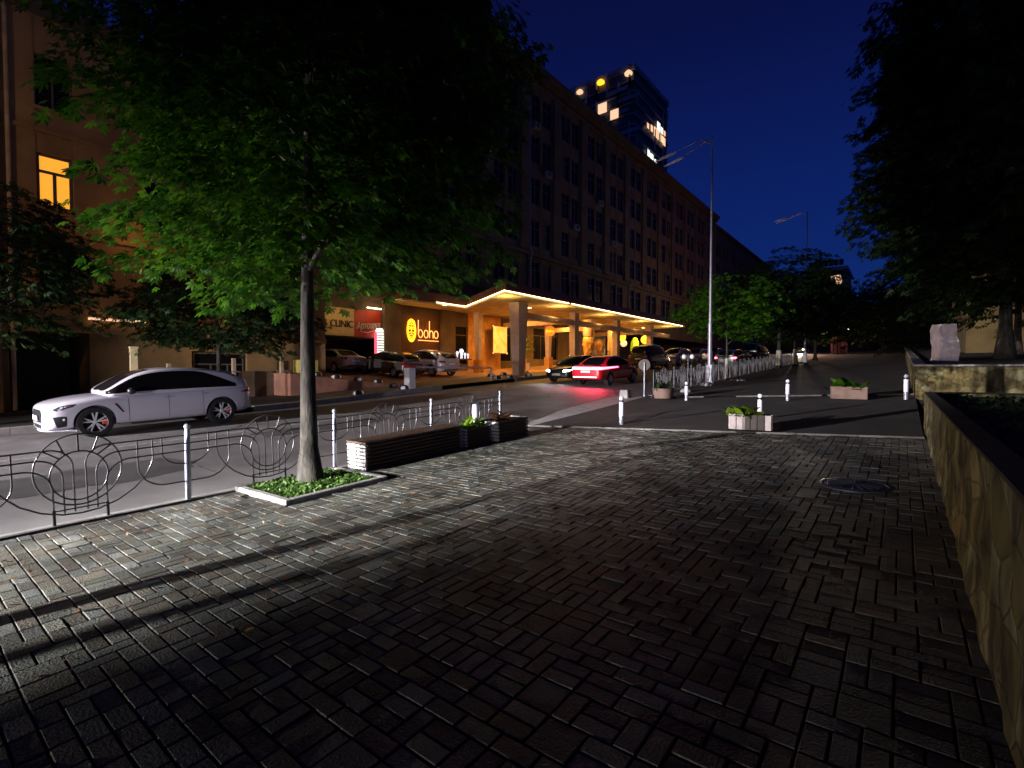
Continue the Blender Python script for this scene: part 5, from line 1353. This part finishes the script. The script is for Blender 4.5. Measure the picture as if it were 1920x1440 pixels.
# air conditioners
acm = MB().box(0, .35, -.42, .42, 0, .60).mesh('casing'); bm = bmesh.new(); bm.from_mesh(acm); bmesh.ops.bevel(bm, geom=list(bm.edges), offset=.02, segments=1, affect='EDGES'); bm.to_mesh(acm); bm.free(); acm.materials.append(M['concrete'])
acf = MB().lathe([(0, .36), (.22, .36), (.23, .352)], 20, 'x', (0, -.08, .30)).mesh('grille'); acf.materials.append(M['plastic'])
for (k, r_, s_, l) in ((4, 4, -1, 'top floor, fifth pair of windows'), (4, 3, 1, 'fourth upper floor, fifth pair of windows'), (5, 2, 1, 'third upper floor, sixth pair of windows'), (7, 2, -1, 'third upper floor, eighth pair of windows'), (6, 3, 1, 'fourth upper floor, seventh pair of windows')):
    o = empty('air_conditioner', (BX + .01, cent[k] + s_ * 1.0, rows[r_][0] - .85), 0, 'air conditioner on the brown facade, ' + l, 'air conditioner', 'air conditioners on the facade')
    link_mesh('casing', acm, None, o); link_mesh('fan_grille', acf, None, o)

# --- canopy
cz0, cz1 = 6.12, 6.95
CP = empty('entrance_canopy', (-20, 40, 6), 0, 'deep flat entrance canopy with a glowing warm light strip along its edge', 'canopy')
outl = [(-18.5, 22.9), (-18.5, 53.5), (-27.55, 53.5), (-27.55, 20.9), (-25.4, 20.9), (-25.4, 26.9)]
def prism(ol, z0, z1): 
    n = len(ol); return MB().add([(x, y, z0) for x, y in ol] + [(x, y, z1) for x, y in ol], [tuple(range(n))[::-1], tuple(range(n, 2 * n))] + [(i, (i + 1) % n, n + (i + 1) % n, n + i) for i in range(n)])
sof = prism(outl, cz0, cz0 + .10); sof.build('soffit', M['soffit'], CP)
ins = [(-18.9, 23.6), (-18.9, 53.1), (-27.52, 53.1), (-27.52, 21.2), (-25.7, 21.2), (-25.7, 27.3)]
n = 6; fa = MB().add([(x, y, cz0 + .17) for x, y in [(a + .04 * (a > -19), b) for a, b in outl]] + [(x, y, cz1) for x, y in ins], [tuple(range(n))[::-1], tuple(range(n, 2 * n))] + [(i, (i + 1) % n, n + (i + 1) % n, n + i) for i in range(n)])
fa.build('fascia', mat('fascia_brown', (.22, .09, .05), .7, var=.15), CP)
ls = [(-18.46, 53.3), (-18.46, 34.3)]; 
led = MB()
led.tube([(-18.44, 53.4, cz0 + .135), (-18.44, 30.35, cz0 + .135)], .028, 6).tube([(-18.44, 30.0, cz0 + .135), (-18.44, 22.75, cz0 + .135)], .028, 6)
led.tube([(-18.47, 22.80, cz0 + .135), (-25.38, 26.80, cz0 + .135)], .028, 6).tube([(-25.36, 26.8, cz0 + .135), (-25.36, 23.9, cz0 + .135)], .028, 6)
led.build('light_strip', M['led'], CP, smooth=60)
colm = 'column'
def canopy_col(x, y, a0, b0, a1, b1, zb, zt, label, m='column', rz=0, box=None):
    r = empty('column', (x, y, zb), rz, label, 'column', 'columns of the entrance canopy')
    MB().taper(0, 0, -.2, zt - zb, a0, b0, a1, b1).build('shaft', M[m], r, bevel=.015)
    if box: MB().box(-box / 2, box / 2, -box / 2, box / 2, 0, .95).build('plinth', M['orange'], r, bevel=.01)
    return r
canopy_col(-20.0, 26.2, .55, .62, .85, 1.05, farside(-20, 26), 6.0, 'thick column, wider at its top, at the near corner of the canopy')
fy = [33.3, 40.5, 48.0]
for i, y in enumerate(fy):
    canopy_col(-20.0, y, .45, .5, .55, .62, farside(-20, y), 6.0, ['second', 'third', 'fourth'][i] + ' front column of the canopy counting from the thick corner one')
for i, (x, y) in enumerate(((-24.2, 26.9), (-23.0, 30.6), (-23.0, 34.2), (-23.0, 41.4), (-23.0, 45.4))):
    canopy_col(x, y, .26, .26, .50, .50, fore(x, y), 5.7, 'slender tapering inner column of the canopy, ' + ['first on the left', 'directly behind the thick corner column', 'third from the left, below the round sign', 'behind the carved figures', 'last one before the yellow window'][i], box=.52 if i < 3 else None)
bmx = MB().box(-20.2, -19.8, 26.7, 33.0, 5.02, 5.42).box(-20.2, -19.8, 33.62, 40.2, 5.02, 5.42).box(-20.2, -19.8, 40.82, 47.7, 5.02, 5.42).box(-20.2, -19.8, 48.32, 53.0, 5.02, 5.42)
bmx.box(-27.0, -20.3, 33.2, 33.45, 5.2, 5.6).box(-27.0, -20.3, 40.4, 40.65, 5.2, 5.6).box(-27.0, -20.3, 47.9, 48.15, 5.2, 5.6).build('beam', M['column'], CP)
for ch in [q for q in bpy.data.objects if q.parent == CP]: ch.location = (20, -40, -6)
# wall under the canopy with shop windows
EN = empty('restaurant_front', (BX, 40, 0), 0, 'warmly lit restaurant front of panels and windows under the canopy', 'shop front')
wy = [(27.65, 29.3, 'glass'), (29.3, 31.4, 'panel'), (31.4, 33.4, 'panel'), (33.4, 36.6, 'glass'), (36.6, 38.3, 'panel'), (38.3, 42.6, 'glass'), (42.6, 44.3, 'panel'), (44.3, 48.6, 'dark'), (48.6, 50.0, 'panel'), (50.0, 53.6, 'lit'), (53.6, 56.5, 'panel')]
for a, b_, k in wy:
    z = fore(-26.5, (a + b_) / 2)
    if k == 'panel': MB().box(BX - .25, BX + .05, a, b_, z - .4, 6.11).build('wall_panel', M['orange' if int(a) % 2 else 'wall_m'], EN)
    else:
        MB().box(BX - .25, BX + .0, a, b_, z - .4, z + .55).build('wall_panel', M['wall_m'], EN); MB().box(BX - .25, BX, a, b_, z + 3.6, 6.11).build('wall_panel', M['wall_m'], EN)
        gm2 = {'glass': 'glass', 'dark': 'brown_wall', 'lit': 'neon_y'}[k]
        w1 = window_unit(EN, BX - .15, (a + b_) / 2, z + .55, b_ - a, 3.05, 'glass' if k != 'dark' else 'brown_wall', max(1, int((b_ - a) / 1.2)), .25)
for ch in [q for q in bpy.data.objects if q.parent == EN]: ch.location = (-BX, -40, 0)
for (x, y, p_) in ((-21.5, 29.5, 150), (-24.3, 31.5, 110), (-22.0, 37.0, 170), (-25.0, 39.5, 90), (-22.0, 44.5, 170), (-22.0, 51.0, 170), (-25.2, 24.5, 30)):
    lamp('AREA', (x, y, cz0 - .06), p_ * 1.8, (1, .47, .09), .5, (x, y, 0))
    tag(MB().lathe([(0, -.03), (.12, -.03), (.13, 0), (0, 0)], 16).build('ceiling_light', M['led'], loc=(x, y, cz0 - .001)), 'round light in the canopy ceiling ' + {29.5: 'just behind the thick corner column', 31.5: 'above the yellow poster', 37.0: 'between second and third front columns', 39.5: 'above the large carved head', 44.5: 'between third and fourth front columns', 51.0: 'in the last bay', 24.5: 'above the orange boho lettering'}[y], 'light', 'canopy ceiling lights')
# uplights of the soffit: the strip's own glow
for y in (23.9, 30, 37, 44, 51): lamp('AREA', (-19.2, y, 5.3), 42, (1, .66, .24), .6, (-19.3, y, 9))
# poster, paper lamps, signs and figures under the canopy
ps = empty('poster', (BX + .9, 32.3, 4.1), 0, 'bright yellow and orange picture panel with white corners, left of the thick column', 'poster')
MB().box(-.04, 0, -.95, .95, -1.15, 1.15).build('frame', M['frame'], ps)
MB().box(.001, .02, -.90, .90, -1.10, 1.10).build('picture', mat('poster_print', (.95, .55, .05), .5, base2=(.95, .85, .65), vscale=1.6, emit=(1, .50, .08), estr=.55), ps)
for a in (-1, 1):
    for c in (-1, 1): MB().lathe([(0, .02), (.06, .03), (.06, .0)], 10, 'x', (0, a * .92, c * 1.12)).build('fixing', M['lit_warm'], ps)
sc = empty('window_reflection', (BX + .3, 28.4, 0), 0, 'bluish white mirrored lights put in as glowing shapes in the first window under the canopy', 'mirrored_lights')  # lights mirrored in the window, modelled as glowing jars on an added shelf
zz = fore(-26.5, 28.4)
for k, (a, r_, h_) in enumerate(((-.62, .12, .55), (-.15, .20, .75), (.25, .12, .45), (.6, .10, .40))):
    MB().lathe([(.03, zz + 1.0), (r_ * .5, zz + 1.02), (r_ * .45, zz + 1.0 + h_ * .5), (r_, zz + 1.0 + h_ * .75), (r_ * .6, zz + 1.0 + h_), (0, zz + 1.02 + h_)], 12, 'z', (0, a, 0)).build('reflection_glow', M['lit_blue'], sc, smooth=60)
MB().box(-.15, .2, -.85, .85, zz + .9, zz + 1.0).build('shelf', M['wood'], sc)
cyc = empty('potted_bush', (-24.4, 33.1, fore(-24.4, 33.1)), 0, 'pale lit bush in a pot behind the thick canopy column', 'plant')
MB().lathe([(.22, 0), (.28, .5), (.24, .5), (0, .46)], 16).build('pot', M['white'], cyc, smooth=40)
clump(None, (0, 0, 1.5), 170, (.30, .30, .65), .28, 'leaf', 'leafP', cyc, .8, 3)
def disc_sign(x, y, z, r_, txt, label):
    rr = empty('round_sign', (x, y, z), R(-60), label, 'sign', 'round hanging signs')
    MB().lathe([(0, -.05), (r_, -.05), (r_, .05), (0, .05)], 28, 'x').build('sign_disc', mat('sign_glow', (.8, .3, .05), .5, emit=(1, .30, .02), estr=.55), rr, smooth=30)
    o = link_mesh('lettering', text_mesh(txt, r_ * .72, .01), M['neon_y'], rr); o.rotation_euler = (PI / 2, 0, PI / 2); o.location = (.07, -r_ * .78, -.10)
    MB().tube([(0, 0, r_), (0, 0, r_ + .5)], .015, 5).build('hanger', M['iron'], rr)
    return rr
disc_sign(-22.6, 33.9, 4.75, .42, 'boho', 'small round glowing orange sign reading boho hanging from the canopy')
neon(boho(-24.4, 47.6, 3.55, 1.0), .05, 'neon_y', 'yellow glowing lettering boho in the bay beyond the third front column')
def ball(x, y, z, r_, m, label, name='hanging_lamp', cat='lamp', grp='round lamps under the canopy'):
    o = MB().lathe([(0, -r_), (r_ * .5, -r_ * .87), (r_ * .87, -r_ * .5), (r_, 0), (r_ * .87, r_ * .5), (r_ * .5, r_ * .87), (0, r_)], 18).build(name, M[m], smooth=60, loc=(x, y, z)); return tag(o, label, cat, grp)
ball(-23.6, 49.2, 5.05, .42, 'neon_y', 'round yellow lamp above the right end of the second yellow lettering')
ball(-23.4, 49.2, 4.40, .36, 'lit_warm', 'round white lamp just under the yellow one, beside the second lettering')
ball(-22.6, 53.0, 4.95, .50, 'neon_y', 'round yellow lamp in the last bay of the canopy')
gp = tag(MB().lathe([(.35, 0), (.5, .6), (.45, 1.4), (.25, 1.9), (0, 2.0)], 16).build('green_glow_panel', mat('green_glow', (.4, .6, .05), .6, emit=(.45, .65, .02), estr=.35), smooth=60, loc=(-23.2, 51.6, fore(-23, 51.6) + .7)), 'tall green, glow-painted lantern in the last bay of the canopy', 'plant_panel')  # green plant panel, not a lamp: its lit look is added emission
# carved figures
def totem(x, y, s_, label, top=True):
    z = fore(x, y) if x < -21 else farside(x, y)
    r = empty('carved_figure', (x, y, z), R(-50), label, 'statue', 'carved wooden figures')
    if top: MB().lathe([(.42 * s_, 2.65 * s_), (.46 * s_, 2.8 * s_), (.60 * s_, 4.1 * s_), (.58 * s_, 4.2 * s_), (0, 4.25 * s_)], 20).build('headdress', M['column'], r, smooth=50)
    b = MB().lathe([(.42 * s_, 0), (.46 * s_, .5 * s_), (.36 * s_, 1.0 * s_), (.44 * s_, 1.5 * s_), (.50 * s_, 2.2 * s_), (.44 * s_, 2.55 * s_), (.25 * s_, 2.72 * s_), (0, 2.76 * s_)], 20)
    b.build('body', M['carved'], r, smooth=50)
    f_ = MB()
    f_.taper(.46 * s_, 0, 1.55 * s_, 2.05 * s_, .20 * s_, .24 * s_, .10 * s_, .10 * s_)
    f_.box(.36 * s_, .54 * s_, -.34 * s_, .34 * s_, 2.10 * s_, 2.22 * s_)
    f_.box(.36 * s_, .50 * s_, -.24 * s_, .24 * s_, 1.22 * s_, 1.40 * s_)
    for q_ in (-1, 1):
        f_.lathe([(0, .44 * s_), (.09 * s_, .47 * s_), (.09 * s_, .52 * s_), (0, .54 * s_)], 10, 'x', (0, q_ * .20 * s_, 1.95 * s_))
        f_.lathe([(0, -.1 * s_), (.09 * s_, 0), (.05 * s_, .12 * s_), (0, .14 * s_)], 8, 'z', (0, q_ * .50 * s_, 1.9 * s_))
    f_.build('carved_face', M['carved'], r, bevel=.01)
    return r
totem(-21.9, 38.9, 1.0, 'large carved wooden head with a tall tapering headdress under the canopy')
totem(-21.3, 39.9, .88, 'smaller carved figure standing right of the large carved head', top=False)

# --- tower behind
TX0, TX1, TY0, TY1, TZ = -96, -64, 140, 167, 91
TW = empty('tower_block', (-80, 150, 0), 0, 'dark high-rise tower with a few lit windows behind the brown building', 'building', 'buildings')
MB().box(TX0, TX1, TY0, TY1, 0, TZ).build('wall', M['tower'], TW)
l = MB()
for k in range(27):
    z = 6 + k * 3.25; l.box(TX0, TX1 + .5, TY0 - .5, TY0 - .02, z, z + .35); l.box(TX1 + .02, TX1 + .5, TY0, TY1, z, z + .35)
l.box(TX0 - .3, TX1 + .6, TY0 - .6, TY1, TZ, TZ + 1.2).build('balcony_slabs', M['towerledge'], TW)
rg = random.Random(12); fn = MB()
for k in range(9):
    x = TX0 + 1.5 + k * 3.7
    z = 20
    while z < TZ - 4:
        if rg.random() < .55: fn.box(x - .25, x + .25, TY0 - .9, TY0 - .5, z, z + 3.25 * rg.choice([1, 2]))
        if rg.random() < .5: fn.box(x, x + 3.4, TY0 - .95, TY0 - .5, z, z + 1.1)
        z += 3.25
for k in range(8):
    y = TY0 + 1.5 + k * 3.4; z = 20
    while z < TZ - 4:
        if rg.random() < .4: fn.box(TX1 + .5, TX1 + .8, y - .2, y + .2, z, z + 3.25)
        z += 3.25
fn.build('balcony_screens', M['towerledge'], TW)
def twin(x, z, w_, h_, m): MB().box(x, x + w_, TY0 - 1.02, TY0 - .96, z, z + h_).build('window', M[m], TW)
q = atY(1124, 218, TY0); twin(q.x, q.z, 3.0, 3.1, 'lit_warm'); q = atY(1147, 228, TY0); twin(q.x, q.z, 2.7, 2.8, 'lit_warm')
for (px, py, w_, h_, m) in ((1212, 240, .7, 1.6, 'lit_warm'), (1219, 246, .8, 2, 'lit_warm'), (1226, 256, 1.2, 3.0, 'lit_warm'), (1232, 262, 1.2, 2.8, 'lit_warm'), (1238, 266, .9, 2.2, 'lit_warm'), (1242, 272, 1.1, 2.6, 'lit_warm'), (1232, 244, 1.2, 2.6, 'lit_white'), (1238, 250, .9, 2.0, 'lit_white'), (1243, 254, .7, 1.6, 'lit_warm'), (1213, 296, .8, 2.6, 'lit_white'), (1219, 302, 1.2, 2.4, 'lit_white'), (1226, 304, .8, 1.0, 'lit_white')):
    q = atX(px, py, TX1); MB().box(TX1 + .52, TX1 + .60, q.y - w_, q.y + w_, q.z - .3, q.z + h_ - .3).build('window', M[m], TW)
for (px, py, r_) in ((1059, 183, .7), (1089, 174, 1.0), (1128, 156, 1.1), (1180, 139, 1.1)):
    q = atY(px, py, TY0 - .2); MB().lathe([(0, -r_ * .5), (r_, -r_ * .4), (r_ * 1.1, 0), (r_ * .6, r_ * .6), (0, r_ * .7)], 12, 'z', (q.x, q.y - .6, q.z)).build('roof_lamp', M['neon_y'] if px == 1128 else M['lit_warm'], TW, smooth=60)
for ch in [q for q in bpy.data.objects if q.parent == TW]: ch.location = (80, -150, 0)

# --- buildings at the end of the street
FB = empty('apartment_building', (-25, 180, 0), 0, 'grey block at the end of the street with three lit windows near its roof', 'building', 'buildings')
p1 = atY(1512, 512, 180); p2 = atY(1586, 512, 180)
MB().box(p1.x, p2.x, 180, 200, 0, p1.z).build('wall', M['greyb'], FB); MB().box(p1.x - .5, p2.x + .5, 179.6, 200, p1.z, p1.z + 1.0).build('cornice', M['towerledge'], FB)
for (px, py) in ((1562, 521), (1572, 520), (1573, 528), (1539, 538)):
    q = atY(px, py, 180); MB().box(q.x - .7, q.x + .7, 179.9, 179.97, q.z - .7, q.z + .7).build('window', M['lit_warm'], FB)
gw_ = random.Random(5)
for i in range(7):
    for j in range(8):
        x = p1.x + 1.2 + i * (p2.x - p1.x - 2.4) / 6; MB().box(x - .6, x + .6, 179.93, 179.98, 8 + j * 3.6, 9.8 + j * 3.6).build('window', M['glass'], FB)
for ch in [q for q in bpy.data.objects if q.parent == FB]: ch.location = (25, -180, 0)
kq = atY(1557, 652, 82); kr = atY(1590, 652, 82); kz = prof(82)
KS = empty('kiosk', ((kq.x + kr.x) / 2, 82, kz), 0, 'small pink striped kiosk far up the street, beside the dazzling headlights', 'kiosk')
wk = kr.x - kq.x
kb = MB()
for k in range(5): kb.box(-wk / 2 + wk * k / 5 + .04, -wk / 2 + wk * (k + 1) / 5 - .04, 0, 2, 0, 2.5)
kb.build('wall', M['kiosk'], KS); MB().box(-wk / 2 - .1, wk / 2 + .1, -.1, 2.1, 2.5, 2.62).build('roof', M['towerledge'], KS)
lamp('POINT', (KS.location.x - 1.5, 77, kz + 3.2), 420, (1, .55, .5), .2)
for i, (px, py, Y, l) in enumerate(((1592, 617, 80, 'tiny white lamp right of the pink kiosk'), (1655, 613, 70, 'tiny white lamp among the dark trees up the hill'), (1500, 646, 86, '') )):
    if not l: continue
    q = atY(px, py, Y); o = empty('lamp_post', (q.x, q.y, prof(Y)), 0, l, 'lamp post', 'distant small lamps'); h_ = q.z - prof(Y)
    MB().tube([(0, 0, 0), (0, 0, h_)], .04, 6).build('post', M['iron'], o); MB().lathe([(0, -.1), (.14, -.05), (.16, 0), (0, .12)], 10, 'z', (0, 0, h_)).build('lamp_head', M['lit_white'], o, smooth=60)

DB = empty('apartment_building', (20, 130, 0), 0, 'low dark building added to blot out the sky at the top of the hill, right of the grey block', 'building', 'buildings')  # added block that keeps the gap at the hilltop dark
for (x0, x1, h_) in ((-30, -4, 14.5), (-3.9, 14, 15.5), (14.1, 45, 14)):
    MB().box(x0, x1, 130, 140, 0, h_).build('wall', M['wall_d'], DB)
for k in range(8): MB().box(-17 + k * 3.4, -15.8 + k * 3.4, 129.93, 129.98, 10, 11.8).build('window', M['glass'], DB)
for ch in [q for q in bpy.data.objects if q.parent == DB]: ch.location = (-20, -130, 0)
# --- building on the right behind the trees
RB = empty('villa', (2.4, 36, 0), 0, 'ochre wall of a house behind the slender tree on the right, dimly lit', 'building', 'buildings')
qx = atY(1812, 600, 36).x
facade = MB().box(qx, 20, 36, 46, 0, 8.6)
facade.build('wall', M['sidewall'], RB); MB().box(qx - .2, 20, 35.7, 46, 8.6, 8.9).build('cornice', M['wall_d'], RB); MB().box(qx + 2.2, qx + 2.5, 35.88, 35.998, 1, 8.6).box(qx + 5.2, qx + 5.5, 35.88, 35.998, 1, 8.6).build('pilasters', M['wall_l'], RB)
for k in range(2): MB().box(qx + 3.3 + k * 3, qx + 4.4 + k * 3, 35.9, 35.99, 3.6, 5.6).build('window', M['glass'], RB)
for ch in [q for q in bpy.data.objects if q.parent == RB]: ch.location = (-2.4, -36, 0)
